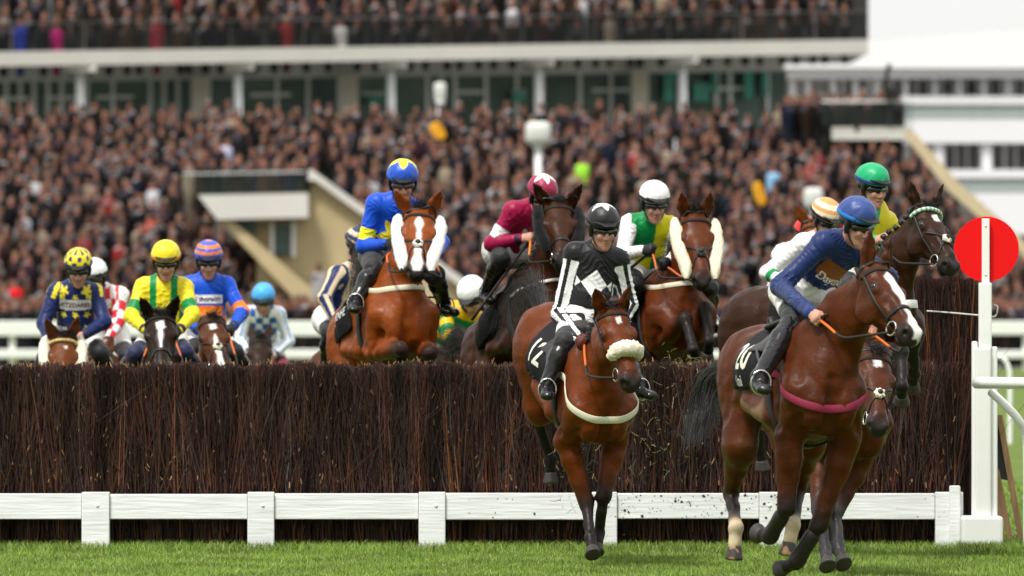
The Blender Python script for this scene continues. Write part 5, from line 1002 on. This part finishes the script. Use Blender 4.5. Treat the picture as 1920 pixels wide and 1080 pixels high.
def wing():
    g = np.random.default_rng(18); top = lambda x: fz(520)+.02*np.sin(x*31)
    dark = [(.030, .015, .013), (.044, .020, .016), (.060, .024, .017), (.034, .022, .020)]
    rt = empty('brush_wing', (3.4, 60.4, 0)); tag(rt, 'taller tied brush wing rising at the right end of the fence', 'fence wing'); org = np.array([3.4, 60.4, 0.])
    x0, x1 = fx(1715), fx(1832); core = MB(); core.box((x0+.02, 60.22, .05), (x1-.10, 60.75, fz(560))); core.build('brush_core', bpy.data.materials['brush_inside'], rt, org)
    Vs, Fs, Cs, off = [], [], [], 0
    for a in ((3600, x0-.02, x1-.02, 60.08, 60.3, .1, .6, .9, 1.75, .004, .035, dark), (1500, x0, x1-.03, 60.05, 60.2, .9, 1.5, .4, .8, .0028, .07, dark), (420, x1-.12, x1-.02, 60.08, 60.4, .2, 1.5, .3, .6, .0022, .20, dark), (900, x0, x1-.02, 60.1, 60.8, 1.75, 1.85, .1, .3, .003, .10, dark), (160, x0, x1, 60.02, 60.2, .5, 1.4, .4, .9, .0055, .05, [(.16, .05, .02), (.10, .04, .02)])):
        p, r, c = twig_cloud(g, *a, top=top, wob=.035); V, F = tubes(p, r, 3); Vs.append(V); Fs.append(F+off); Cs.append(c); off += len(V)
    o = mesh_obj('birch_twigs', np.concatenate(Vs), np.concatenate(Fs), bpy.data.materials['birch_twigs'], rt, org, np.concatenate(Cs)); o['kind'] = 'stuff'
    y = 60.0; tube_obj('binding_cord', [(fx(1738), y, fz(583)), (fx(1790), y-.01, fz(587)), (fx(1845), y-.35, fz(592)), (fx(1862), y-.3, fz(592)), (fx(1866), y-.3, fz(575)), (fx(1860), y-.3, fz(571))], .006, mat('white_cord', (.7, .68, .62), rough=.8), rt, org, ns=6, sub=5)
    wm = mat('white_plastic', (.82, .83, .81), rough=.35, spec=.5, noise=(5, .03)); M['plastic'] = wm; Y = 59.55
    wp = empty('wing_post', (fx(1840, Y), Y, 0)); tag(wp, 'tall white upright with a block base beside the brush wing', 'post'); wo = np.array([fx(1840, Y), Y, 0.]); B = lambda mb, a, b, c, d, y0, y1, ch=.012: mb.box((fx(a, Y), y0, fz(d, Y)), (fx(b, Y), y1, fz(c, Y)), ch)
    B(MB(), 1829, 1858, 652, 972, Y, Y+.11).build('lower_post', wm, wp, wo); B(MB(), 1836, 1860, 530, 655, Y+.02, Y+.12).build('upper_post', wm, wp, wo)
    B(MB(), 1857, 1871, 650, 972, Y+.04, Y+.14).build('side_strip', wm, wp, wo); B(MB(), 1823, 1834, 640, 972, Y+.05, Y+.12).build('side_strip', wm, wp, wo)
    B(MB(), 1803, 1880, 968, 1034, Y-.05, Y+.26, .02).build('base_block', wm, wp, wo); B(MB(), 1783, 1803, 912, 1030, Y+.15, Y+.25, .01).build('base_block', M['white'], wp, wo)
    # red marker disc
    Yd = 59.62; c = at(1850, 467, Yd); ds = empty('marker_disc', (c[0], Yd, 0)); tag(ds, 'bright red round marker disc on a white stake above the wing', 'marker disc'); do = np.array([c[0], Yd, 0.])
    n = 72; th = np.arange(n)*2*np.pi/n; r = 61/FPX*Yd; fr = [c+np.array([r*math.cos(a), .03, r*math.sin(a)]) for a in th]; bk = [q+np.array([0, .012, 0]) for q in fr]
    mb = MB(); mb.prism(fr[::-1], bk[::-1]); mb.build('disc', mat('red_enamel', (.78, .006, .008), rough=.4, spec=.2), ds, do)
    mb = MB(); mb.box((fx(1841, Yd), Yd-.02, fz(600, Yd)), (fx(1855, Yd), Yd+.022, fz(410, Yd)), .004); mb.build('stake', wm, ds, do)
    for v in (424, 516):
        V, F = Field([ell(at(1848, v, Yd)+np.array([0, -.0, 0])-np.array([0, .022, 0]), (0, 1, 0), .005, .008, .008, (0, 0, 1))], .003).mesh(); mesh_obj('screw', V, F, M['metal'], ds, do)
    # running rail joining from the right
    rr = empty('running_rail', (4.0, 59.0, 0)); tag(rr, 'white tubular running rail with a sloping strut reaching the wing from the right', 'running rail'); ro = np.array([4., 59., 0.])
    mb = MB(); mb.tube([at(1832, 718, 59.1), at(1850, 718, 58.9), at(2150, 722, 57.0)], 11/FPX*59, 16); mb.build('rail_tube', wm, rr, ro, smooth=True)
    mb = MB(); mb.tube(spline([at(1858, 735, 59), at(1882, 757, 58.9), at(1908, 785, 58.8), at(1922, 815, 58.8), at(1926, 860, 58.8), at(1926, 1040, 58.8)], 5), 8/FPX*59, 14); mb.build('strut', wm, rr, ro, smooth=True)
    # propped frame leaning behind the post
    pf = empty('propped_board', (fx(1890), 60.3, 0)); tag(pf, 'dark backed board on wooden legs leaning behind the white post', 'board'); po = np.array([fx(1890), 60.3, 0.]); wood = mat('raw_timber', (.22, .13, .06), rough=.7, noise=(9, .35, (6, 6, .6)))
    Yb = 60.3; Q = lambda u, v, y: at(u, v, y)
    mb = MB(); mb.prism([Q(1866, 780, Yb), Q(1874, 780, Yb), Q(1898, 902, Yb-.02), Q(1862, 896, Yb-.02)], [Q(1866, 780, Yb+.03), Q(1874, 780, Yb+.03), Q(1898, 902, Yb+.01), Q(1862, 896, Yb+.01)]); mb.build('panel', mat('black_board', (.012, .012, .012), rough=.6), pf, po)
    for (a, b) in (((1874, 778), (1918, 1030)), ((1868, 880), (1898, 1030)), ((1864, 860), (1880, 1030))):
        p0, p1 = Q(*a, Yb-.04), Q(*b, Yb-.05); w_ = np.array([.022, 0, 0]); dd = np.array([0, .035, 0]); mb = MB(); mb.prism([p0-w_, p0+w_, p1+w_, p1-w_], [p0-w_+dd, p0+w_+dd, p1+w_+dd, p1-w_+dd]); mb.build('leg', wood, pf, po)
def far_rails():
    wm = M['plastic']
    def rail(u0, u1, Y, v0, v1, label, ups, step):
        x0, x1 = (u0-960)/FPX*Y, (u1-960)/FPX*Y; rt = empty('running_rail', (x0, Y, 0)); tag(rt, label, 'running rail'); o = np.array([x0, Y, 0.])
        for (a, b) in v0: mb = MB(); mb.box((x0, Y, fz(b, Y)), (x1, Y+.12, fz(a, Y)), .02); mb.build('rail', wm, rt, o)
        for u in np.arange(u0+ups, u1, step): mb = MB(); x = (u-960)/FPX*Y; mb.box((x-.07, Y+.125, -.05), (x+.07, Y+.22, fz(v0[0][0]+4, Y)), .015); mb.build('post', wm, rt, o)
    rail(-40, 1000, 185, [(602, 630), (655, 672)], None, 'white two bar running rail in front of the left part of the crowd', 62, 85)
    rail(1180, 1990, 190, [(602, 628), (657, 672)], None, 'white two bar running rail in front of the crowd towards the right', 40, 88)
    # rail stanchions on the track beyond the wing
    for i, (u, Y) in enumerate(((1893, 100), )):
        mb = MB(); mb.tube(spline([at(1860, 668, Y), at(1880, 672, Y), at(1891, 690, Y), at(1894, 720, Y), at(1894, 780, Y), np.array([at(1894, 0, Y)[0], Y, -.05])], 5), .032, 10); o = mb.build('rail_stanchion', wm, None, at(1893, 800, Y), smooth=True); tag(o, 'bent white rail stanchion standing on the grass beyond the wing', 'post')
# ---------------------------------------------------------------- grandstand
def stands():
    stone = mat('sand_stone', (.50, .40, .22), rough=.8, noise=(1.2, .12), bump=(8, .3, (.3, 1, 2))); conc = mat('white_render', (.62, .60, .55), rough=.7, noise=(.8, .05)); grey = mat('grey_soffit', (.56, .57, .55), rough=.7, noise=(.7, .08)); white = mat('white_steel', (.78, .79, .79), rough=.4)
    glass = mat('dark_glass', (.085, .125, .12), rough=.12, spec=.6, noise=(.5, .6)); rail_glass = mat('balustrade_glass', (.015, .018, .018), rough=.3, spec=.2, alpha=.34); clear_glass = mat('gallery_glazing', (.06, .08, .075), rough=.2, spec=.3, alpha=.15); teal = mat('teal_glass', (.05, .30, .24), rough=.2, spec=.5, noise=(.6, .4)); step = mat('concrete_steps', (.12, .11, .10), rough=.9, noise=(2, .2)); alu = mat('mullions', (.72, .74, .72), rough=.4)
    M.update(stone=stone, conc=conc, white_steel=white, rail_glass=rail_glass)
    # terrace
    rt = empty('grandstand', (0, 240, 0)); tag(rt, 'long packed grandstand with stepped terrace and a pale upper balcony', 'grandstand'); o = np.array([0, 240., 0])
    z = 0.
    mb = MB()
    for j in range(26):
        y = 218+.85*j; z += .222; v = 540-(z-CAMZ)*FPX/y; ur = float(np.interp(v, [235, 250, 450, 520, 620], [1690, 1702, 1920, 1990, 2080])); mb.box((-22., y, -.1), ((ur-960)/FPX*y, y+.86, z))
    mb.build('terrace', step, rt, o)
    # upper deck: slab, crowd floor, parapet
    YA, YB = 243., 255.; uA, uB = -60, 1628
    vt = lambda u, a=97, b=74: a+(b-a)*u/1628; Yy = lambda u: YA+(YB-YA)*u/1628
    def strip(name, va, vb, m, y0, y1, u0=uA, u1=uB, par=rt):
        fr = [at(u0, va(u0), Yy(u0)+y0), at(u1, va(u1), Yy(u1)+y0), at(u1, vb(u1), Yy(u1)+y0), at(u0, vb(u0), Yy(u0)+y0)]; bk = [p+np.array([0, y1-y0, 0]) for p in fr]; mb = MB(); mb.prism(fr, bk); return mb.build(name, m, par, o)
    strip('balcony_slab', lambda u: vt(u), lambda u: vt(u)+27, conc, 0, 1.2); strip('balcony_floor', lambda u: vt(u)+6, lambda u: vt(u)+24, grey, 1.25, 14)
    strip('soffit_beam', lambda u: vt(u)+29, lambda u: vt(u)+56, grey, 4.2, 5.0, u1=1470)
    strip('balustrade', lambda u: vt(u)-51, lambda u: vt(u)-2, rail_glass, .15, .2); strip('handrail', lambda u: vt(u)-54, lambda u: vt(u)-52, step, .1, .25)
    for u in range(20, 1628, 137): strip('baluster', lambda q: vt(q)-52, lambda q: vt(q), step, .05, .13, u, u+3)
    for u in (150, 446, 733, 1010, 1280):
        p = at(u, 0, Yy(u)+.6); x = p[0]; zt = at(u, vt(u)+28, Yy(u)+.6)[2]; mb = MB(); mb.tube([(x, p[1], 2.), (x, p[1], zt)], .13, 16); mb.build('column', white, rt, o, smooth=True)
        q = at(u, vt(u)+37, Yy(u)+.2); mb = MB(); mb.box((q[0]-.42, q[1]-.1, q[2]-.06), (q[0]+.5, q[1]+2.2, at(u, vt(u)+27.5, Yy(u))[2]), .03); mb.build('bracket', conc, rt, o)
    for u in (375, 655, 1200):
        p = at(u, 0, Yy(u)+3.6); mb = MB(); mb.box((p[0]-.27, p[1], 2.), (p[0]+.27, p[1]+.5, at(u, vt(u)+50, Yy(u)+3.6)[2]), .03); mb.build('pillar', mat('buff_stone', (.66, .61, .52), rough=.8) if 'buff_stone' not in bpy.data.materials else bpy.data.materials['buff_stone'], rt, o)
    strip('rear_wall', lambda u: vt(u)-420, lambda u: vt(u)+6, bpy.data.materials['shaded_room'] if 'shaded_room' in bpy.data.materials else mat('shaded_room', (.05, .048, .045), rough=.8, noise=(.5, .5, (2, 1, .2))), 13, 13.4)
    strip('glazed_front', lambda u: vt(u)+56, lambda u: 260, glass, 5.0, 5.2, u1=1475)
    g = np.random.default_rng(3); u = -40
    while u < 1460:
        strip('mullion', lambda q: vt(q)+56, lambda q: 260, alu, 4.85, 4.98, u, u+7); u += g.choice([26, 58, 70, 48])
    for (a, b) in ((0, 55), (85, 140), (180, 250), (470, 545), (680, 720), (850, 905), (960, 985), (1110, 1180), (1300, 1400)): strip('transom', lambda q: vt(q)+85, lambda q: vt(q)+91, alu, 4.8, 4.95, a, b)
    for (a, b, c, d) in ((1245, 1262, 130, 190), (1300, 1330, 155, 190), (1395, 1412, 125, 185), (1430, 1440, 125, 180), (960, 985, 172, 190), (690, 720, 178, 195), (1335, 1345, 130, 175), (1255, 1290, 130, 150)): strip('teal_pane', lambda q: c, lambda q: d, teal, 4.6, 4.75, a, b)
    # middle stair tower
    Y = 219.; sb = empty('stair_tower', (fx(700, Y), Y, 0)); tag(sb, 'sand coloured stone stair tower with a white balcony box in the terrace', 'stair tower'); so_ = np.array([fx(700, Y), Y, 0.])
    def poly(name, P, m, y0, y1, par=sb): mb = MB(); mb.prism([at(a, b, Y)+np.array([0, y0, 0]) for a, b in P], [at(a, b, Y)+np.array([0, y1, 0]) for a, b in P]); return mb.build(name, m, par, so_)
    poly('stone_wall', [(395, 400), (400, 366), (575, 366), (575, 322), (590, 328), (925, 575), (925, 690), (480, 690), (480, 470)], stone, .6, 12)
    poly('sloping_parapet', [(566, 318), (585, 318), (935, 570), (935, 590), (590, 338), (575, 338)], conc, .3, .6)
    poly('balcony_box', [(372, 366), (578, 362), (578, 408), (408, 412)], conc, -.4, .55)
    poly('balcony_glass', [(345, 328), (572, 324), (572, 360), (365, 362)], clear_glass, -.3, -.25); poly('balcony_handrail', [(345, 325), (572, 321), (572, 324), (345, 328)], grey, -.35, -.22)
    poly('doorway', [(515, 420), (545, 420), (545, 478), (515, 478)], glass, .4, .55); poly('door_frame', [(546, 416), (553, 416), (553, 482), (546, 482)], white, .35, .55); poly('door_frame', [(506, 416), (513, 416), (513, 482), (506, 482)], white, .35, .55)
    poly('window_band', [(430, 414), (480, 414), (480, 440), (455, 432)], glass, .4, .55)
    poly('stair_parapet', [(400, 400), (420, 400), (640, 590), (640, 640), (600, 610)], stone, -.2, .25)
    # right-hand sloping wall of the terrace
    rw = empty('terrace_parapet', (fx(1800, 225), 225, 0)); tag(rw, 'pale stone parapet sloping down the right side of the terrace', 'parapet'); Y = 224.
    mb = MB(); P = [(1690, 248), (1712, 245), (1800, 345), (1925, 455), (1990, 520), (1990, 560), (1910, 470), (1780, 360)]; mb.prism([at(a, b, Y) for a, b in P], [at(a, b, Y+.5) for a, b in P]); mb.build('coping', mat('pale_coping', (.58, .48, .30), rough=.8, noise=(2, .1)), rw, np.array([fx(1800, 225), 225., 0]))
    # side gallery behind the parapet
    Y = 236.; ga = empty('side_gallery', (fx(1500, Y), Y, 0)); tag(ga, 'low glass fronted gallery of standing people at the right end of the terrace', 'gallery'); gao = np.array([fx(1500, Y), Y, 0.])
    def gbox(name, a, b, c, d, m, y0, y1): mb = MB(); mb.box((fx(a, Y), Y+y0, fz(d, Y)), (fx(b, Y), Y+y1, fz(c, Y)), .0); return mb.build(name, m, ga, gao)
    gbox('floor_edge', 1560, 1712, 238, 262, conc, 0, 3); gbox('gallery_glass', 1540, 1712, 192, 236, clear_glass, -.1, -.05); gbox('gallery_handrail', 1540, 1712, 188, 192, alu, -.15, 0)
    # white hospitality building
    Y = 300.; hb = empty('hospitality_building', (fx(1700, Y), Y, 0)); tag(hb, 'white hospitality building with open balconies under a white canopy roof', 'building'); ho = np.array([fx(1700, Y), Y, 0.]); wb = mat('white_cladding', (.80, .80, .82), rough=.5)
    def hbx(name, a, b, c, d, m, y0, y1): mb = MB(); mb.box((fx(a, Y), Y+y0, fz(d, Y)), (fx(b, Y), Y+y1, fz(c, Y)), .0); return mb.build(name, m, hb, ho)
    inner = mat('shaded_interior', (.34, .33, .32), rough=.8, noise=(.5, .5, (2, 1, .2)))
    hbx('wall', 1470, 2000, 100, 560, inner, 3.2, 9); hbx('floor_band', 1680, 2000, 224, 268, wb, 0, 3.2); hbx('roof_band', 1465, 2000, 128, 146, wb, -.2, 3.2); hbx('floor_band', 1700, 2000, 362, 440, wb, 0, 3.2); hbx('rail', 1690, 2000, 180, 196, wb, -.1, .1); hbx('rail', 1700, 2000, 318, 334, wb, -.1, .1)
    hbx('balcony_glass', 1690, 2000, 197, 223, mat('pale_glass', (.45, .52, .5), rough=.15, alpha=.75), 0, .05); hbx('balcony_glass', 1700, 2000, 335, 361, bpy.data.materials['pale_glass'], 0, .05)
    for u in (1483, 1512, 1560, 1600, 1640, 1695, 1750, 1796, 1842, 1888, 1930): hbx('column', u, u+9, 147, 223, wb, .4, .9)
    for u in (1752, 1842, 1935): hbx('column', u, u+18, 269, 361, wb, .2, .9)
    cur = mat('curtain', (.75, .75, .75), rough=.8)
    for u in range(1560, 1990, 23): hbx('curtain', u, u+int(g.integers(6, 13)), 147, 222, cur, 2.4, 2.6); hbx('curtain', u+6, u+6+int(g.integers(3, 9)), 269, 360, cur, 2.4, 2.6)
    # canopy: ridged white tent roof
    mb = MB(); P = [(1440, 128), (1470, 106), (1560, 88), (1700, 72), (1860, 60), (2010, 52), (2010, 128)]; mb.prism([at(a, b, Y-.6) for a, b in P], [at(a, b, Y+9) for a, b in P]); mb.build('canopy_roof', mat('tent_fabric', (.86, .86, .86), rough=.7), hb, ho)
def masts():
    wm = M['white_steel']
    def lamp(u, v0, v1, r, u_base, Y, label, nm='ground_loudspeaker'):
        rt = empty(nm, (fx(u, Y), Y, 0)); tag(rt, label, 'mast'); o = np.array([fx(u, Y), Y, 0.]); c = at(u, (v0+v1)/2, Y); hw = r/FPX*Y; hh = (v1-v0)/2/FPX*Y
        mb = MB(); mb.box((c[0]-hw, Y-hw*.8, c[2]-hh), (c[0]+hw, Y+hw*.8, c[2]+hh), hw*.45); mb.build('head', mat('pale_cover', (.60, .62, .58), rough=.5) if 'pale_cover' not in bpy.data.materials else bpy.data.materials['pale_cover'], rt, o, smooth=True)
        mb = MB(); mb.tube([(c[0], Y, -.1), (c[0], Y, c[2]-hh*.9)], .085, 12); mb.build('pole', wm, rt, o, smooth=True)
        mb = MB(); mb.tube([(c[0], Y, c[2]-hh*1.25), (c[0], Y, c[2]-hh*.8)], .15, 12); mb.build('collar', wm, rt, o, smooth=True)
    lamp(1009, 228, 272, 24, 1012, 205, 'white box headed mast standing in front of the middle of the crowd', 'equipment_mast'); lamp(825, 155, 192, 11, 825, 241.2, 'small white mast head near the top of the terrace', 'equipment_mast'); lamp(1525, 352, 392, 18, 1525, 204, 'white mast head rising out of the crowd just above the striped cap', 'equipment_mast')
# ---------------------------------------------------------------- the crowd
def person_mesh(g, n=7):
    """one closed lathe-like standing figure, feet at 0, about 1.72 m: rings (z, half width, half depth, forward)"""
    rings = [(0, .10, .10, 0), (.45, .15, .11, 0), (.85, .20, .13, 0), (1.15, .22, .14, .01), (1.36, .235, .13, 0), (1.45, .17, .10, 0), (1.49, .07, .07, .01), (1.54, .075, .085, .02), (1.62, .082, .098, .02), (1.69, .076, .09, .01), (1.735, .035, .04, 0)]
    th = np.arange(n)*2*np.pi/n+np.pi/n; V = []
    for z, a, b, f in rings: V += [(a*math.sin(t), -b*math.cos(t)-f, z) for t in th]
    F = [(i*n+j, i*n+(j+1) % n, (i+1)*n+(j+1) % n, (i+1)*n+j) for i in range(len(rings)-1) for j in range(n)]
    return np.array(V), np.array(F), len(rings), n
COATS = [((.007, .008, .013), 24, 'dark navy coat'), ((.009, .008, .008), 24, 'black coat'), ((.050, .024, .014), 26, 'brown tweed jacket'), ((.024, .024, .014), 14, 'olive green coat'), ((.028, .027, .029), 10, 'grey coat'), ((.06, .010, .012), 5, 'burgundy coat'), ((.12, .062, .03), 7, 'camel coat'), ((.26, .21, .15), 2.5, 'cream coat'), ((.012, .025, .06), 2, 'blue jacket'), ((.45, .45, .48), 1.3, 'white jacket'), ((.25, .02, .02), 1.3, 'red jacket'), ((.07, .03, .06), 2, 'plum coat')]
CW = np.array([c[1] for c in COATS], float); CW /= CW.sum()
def person_cols(g, coat, nr, n):
    coat = np.array(coat)*(.36 if max(coat) < .2 else 1.)
    C = np.zeros((nr*n, 3)); skin = np.array((.32, .14, .10))*g.uniform(.5, 1.15); hair = np.array([(.02, .014, .010), (.05, .03, .015), (.16, .10, .05), (.17, .15, .13), (.03, .02, .015), (.07, .05, .035)][g.integers(0, 6)])
    leg = np.array(coat)*.4+.01
    for i in range(nr):
        c = leg if i < 2 else np.array(coat)*g.uniform(.85, 1.15)
        for j in range(n):
            k = c
            front = math.cos((j+.5)*2*math.pi/n) > .1
            if i == 4 and front and g.random() < .30: k = np.array((.20, .18, .18)) if g.random() < .35 else np.array((.06, .05, .07))
            if i in (5,) and front: k = np.array((.34, .33, .35)) if g.random() < .1 else k
            if i in (6, 7, 8): k = skin if (front or i == 6) else hair
            if i >= 9: k = hair
            C[i*n+j] = k
    if g.random() < .14: C[9*n:] = np.array([(.10, .08, .05), (.02, .02, .03), (.2, .16, .11)][g.integers(0, 3)]); 
    return C
def crowd():
    g = np.random.default_rng(77); V0, F0, nr, n = person_mesh(g); nv = len(V0); m = mat('clothing_and_skin', attr=True, rough=.75, spec=.15)
    spots = []                                  # x, y, z, u, v(head)
    def ok(u, v): # keep clear of the stair tower
        if v > 345 and v < 640:
            xl = np.interp(v, [345, 400, 560, 640], [350, 400, 610, 690]); xr = np.interp(v, [345, 380, 500, 580, 640], [605, 660, 820, 935, 960])
            if xl < u < xr: return False
        if 318 < v <= 345 and 335 < u < 600: return False
        return True
    def add(x, y, z, force=False):
        u = 960+x*FPX/y; v = 540-(z+1.6-CAMZ)*FPX/y
        if u < -25 or u > 1945: return
        if not force:
            if not ok(u, v): return
            if g.random() < .035: return
        if u > np.interp(v, [170, 240, 440, 600], [1690, 1688, 1885, 1990]): return
        spots.append((x, y, z, u, v))
    for j in range(14):                        # standing on the lawn before the terrace
        y = 196+1.45*j
        for x in np.arange(-15, 16, .52): add(x+g.normal(0, .09), y+g.normal(0, .2), 0.)
    for j in range(26):
        y = 218.4+.85*j
        for x in np.arange(-18, 14, .47): add(x+g.normal(0, .14), y+g.normal(0, .2), .222*(j+1)+g.normal(0, .05))
    low = len(spots)
    for j in range(13):                         # upper deck
        for u in np.arange(-20, 1615, 31.5):
            Y = 243+12*u/1628+.75+.9*j; vt_ = 97-23*u/1628; z = CAMZ-(vt_-540)/FPX*(243+12*u/1628)-.75+.42*j
            uu = u+g.normal(0, 5); x = (uu-960)/FPX*Y
            if uu < 1622: add(x, Y, z, True)
    for u in np.arange(1475, 1700, 19): add((u-960)/FPX*236.5, 236.5+g.normal(0, .15), fz(281, 236), True); add((u+9-960)/FPX*237.3, 237.3, fz(276, 236), True)   # side gallery
    for u in np.arange(352, 570, 24): add((u+g.normal(0, 4)-960)/FPX*219.4, 219.4, fz(408, 219), True)                     # stair tower balcony
    S = np.array(spots); print('crowd', len(S))
    used = np.zeros(len(S), bool); lab = {}
    # individuals: the front rows, nearest first, where they show between the horses
    vis = (S[:, 2] < .01) & (S[:, 1] < 199.5); idx = np.where(vis)[0]; idx = idx[np.argsort(S[idx, 1])][:280]
    protos = {}
    def indiv(i, name_coat, coat, label, group, seed):
        key = name_coat+str(seed)
        if key not in protos:
            o = mesh_obj('spectator', V0*np.array([1, 1, 1.0]), F0, m, None, (0, 0, 0), person_cols(np.random.default_rng(seed), coat, nr, n)); protos[key] = o
        else:
            o = protos[key].copy(); col.objects.link(o)
        o.location = tuple(S[i, :3]); o.rotation_euler = (0, 0, g.normal(0, .35)); o.scale = (1, 1, g.uniform(.93, 1.06)); tag(o, label, 'spectator', group); used[i] = True
    # a few who stand out by colour
    for (u, v, c, nm, lb) in ((106, 75, (.62, .01, .22), 'pink', 'spectator in a hot pink coat at the left of the upper balcony'), (26, 75, (.02, .05, .40), 'royal', 'spectator in a royal blue coat at the far left of the upper balcony'), (316, 75, (.35, .01, .03), 'crimson', 'spectator in a crimson coat on the upper balcony near its left third'), (628, 62, (.75, .73, .70), 'ivory', 'spectator in an ivory white coat on the upper balcony left of centre'),
            (283, 420, (.55, .03, .02), 'scarlet', 'spectator in a scarlet top low on the left terrace'), (417, 290, (.55, .55, .72), 'lilac', 'spectator in a pale lilac shirt left of centre on the terrace'), (1093, 330, (.35, .80, .05), 'lime', 'spectator in a lime yellow high visibility top in the middle of the terrace'), (1443, 345, (.25, .50, .75), 'sky', 'spectator in a pale sky blue jacket on the right of the terrace'), (34, 572, (.70, .01, .02), 'redcoat', 'spectator in a vivid red coat behind the rail at the far left')):
        d = (S[:, 3]-u)**2+((S[:, 4]+26)-v)**2+1e6*used; i = int(np.argmin(d)); indiv(i, nm, c, lb, None, 5)
        if nm == 'redcoat': pass
    for i in idx:
        if used[i]: continue
        k = g.choice(len(COATS), p=CW); indiv(i, COATS[k][2], COATS[k][0], 'spectator in a %s in the front rows standing behind the white running rail' % COATS[k][2], 'spectators in the front rows behind the running rail', int(g.integers(0, 4))+10*k)
    # everyone else is one mass
    R_ = np.where(~used)[0]; k = len(R_); sc_ = g.uniform(.86, 1.02, (k, 1, 1)); a = g.normal(0, .4, k); ca, sa = np.cos(a)[:, None], np.sin(a)[:, None]; wv = g.uniform(.9, 1.12, (k, 1))
    V = np.tile(V0[None], (k, 1, 1)); X, Y_ = V[..., 0]*wv, V[..., 1]; V = np.stack([X*ca-Y_*sa, X*sa+Y_*ca, V[..., 2]], -1)*sc_; V[:, 4*0:, :] += S[R_, None, :3]
    C = np.concatenate([person_cols(g, COATS[q][0], nr, n) for q in g.choice(len(COATS), k, p=CW)]); F = (F0[None]+(np.arange(k)*nv)[:, None, None]).reshape(-1, 4)
    o = mesh_obj('crowd', V.reshape(-1, 3), F, m, None, (0, 0, 0), C); tag(o, 'dense crowd of racegoers filling the terrace and the upper balcony', 'crowd', kind='stuff')
    # flags held above the heads
    fm = mat('yellow_flag', (.75, .36, .01), rough=.7); 
    for (u, v, w_, h_, Y, lb) in ((821, 246, 13, 17, 224, 'round yellow flag held up in the middle of the terrace'), (1424, 364, 11, 24, 214, 'yellow flag held up on the right of the crowd')):
        gx, gz = np.meshgrid(np.linspace(-1, 1, 9), np.linspace(-1, 1, 9), indexing='ij'); c = at(u, v, Y); s = FPX/Y
        P = np.stack([c[0]+(gx*(1-.25*gz**2)+gz*.35)*w_/s, Y+.08*np.sin(gx*3), c[2]-gz*(1-.3*gx**2)*h_/s], -1).reshape(-1, 3); I = np.arange(81).reshape(9, 9); F = np.stack([I[:-1, :-1], I[1:, :-1], I[1:, 1:], I[:-1, 1:]], -1).reshape(-1, 4)
        o = mesh_obj('hand_flag', P, F, fm, None, (c[0], Y, 0)); o.modifiers.new('solid', 'SOLIDIFY').thickness = .01; tag(o, lb, 'flag')
        st = tube_obj('flag_stick', [(c[0]-(w_*.9)/s, Y, c[2]+h_/s), (c[0]-w_*1.0/s, Y, c[2]-h_*2.2/s)], .012, M['leather'], o, np.array([c[0], Y, 0]))
    # camera operator on the gallery
    Y = 236; c = at(1665, 205, Y); rt = empty('camera_rig', (c[0], Y, 0)); tag(rt, 'black television camera with a raised arm on the gallery end', 'camera'); bo = np.array([c[0], Y, 0.]); mb = MB()
    mb.box((c[0]-.12, Y-.4, fz(185, Y)), (c[0]+.30, Y+.3, fz(163, Y)), .03); mb.build('camera_body', M['black'], rt, bo)
    mb = MB(); mb.tube([(c[0], Y, fz(165, Y)), (c[0]-.04, Y, fz(140, Y)), (c[0]+.05, Y, fz(120, Y))], .07, 8); mb.build('raised_arm', M['black'], rt, bo); mb = MB(); mb.tube([(c[0]+.05, Y, fz(185, Y)), (c[0]+.05, Y, fz(238, Y))], .06, 8); mb.build('tripod', M['black'], rt, bo)
    # lone photographer in front of the stair tower
    i = len(S); o = mesh_obj('person', V0, F0, m, None, (0, 0, 0), person_cols(np.random.default_rng(3), (.35, .34, .33), nr, n)); p = at(598, 545, 212); o.location = (p[0], 212, p[2]-1.0); tag(o, 'lone person in a pale jacket standing before the stone stair tower', 'person')
def debris():
    g = np.random.default_rng(21); n = 420; cs = [(1230, 810, 58.6, 90, 80, 120), (1110, 880, 57.5, 80, 90, 120), (1290, 690, 60, 60, 30, 70)]; Ps = []; C = []
    for (u, v, Y, su, sv, k) in cs:
        for _ in range(k):
            c = at(u+g.normal(0, su*.6), v+g.normal(0, sv*.6), Y+g.normal(0, .4)); c[2] = max(c[2], .03); d = nz(g.normal(size=3))*g.uniform(.01, .045); Ps.append([c-d, c+d*.1+g.normal(size=3)*.006, c+d]); C.append((.16, .22, .05) if g.random() < .45 else ((.5, .42, .25) if g.random() < .35 else (.03, .02, .015)))
    P = np.array(Ps); V, F = tubes(P, np.full((len(P), 3), .0015), 3); o = mesh_obj('flying_grass', V, F, mat('flying_bits', attr=True, rough=.7), None, (0, 0, 0), np.repeat(np.array(C), 9, 0)); tag(o, 'flecks of torn grass and mud flying about the landing horses', 'turf', kind='stuff')
# ---------------------------------------------------------------- build
ground(); bounce_sheet(); unseen_hills(); stands(); fence(); wing(); far_rails(); masts(); crowd(); grass()
run_12(); run_10(); run_7(); run_8(); run_11(); run_13(); run_14(); runners_behind(); debris()
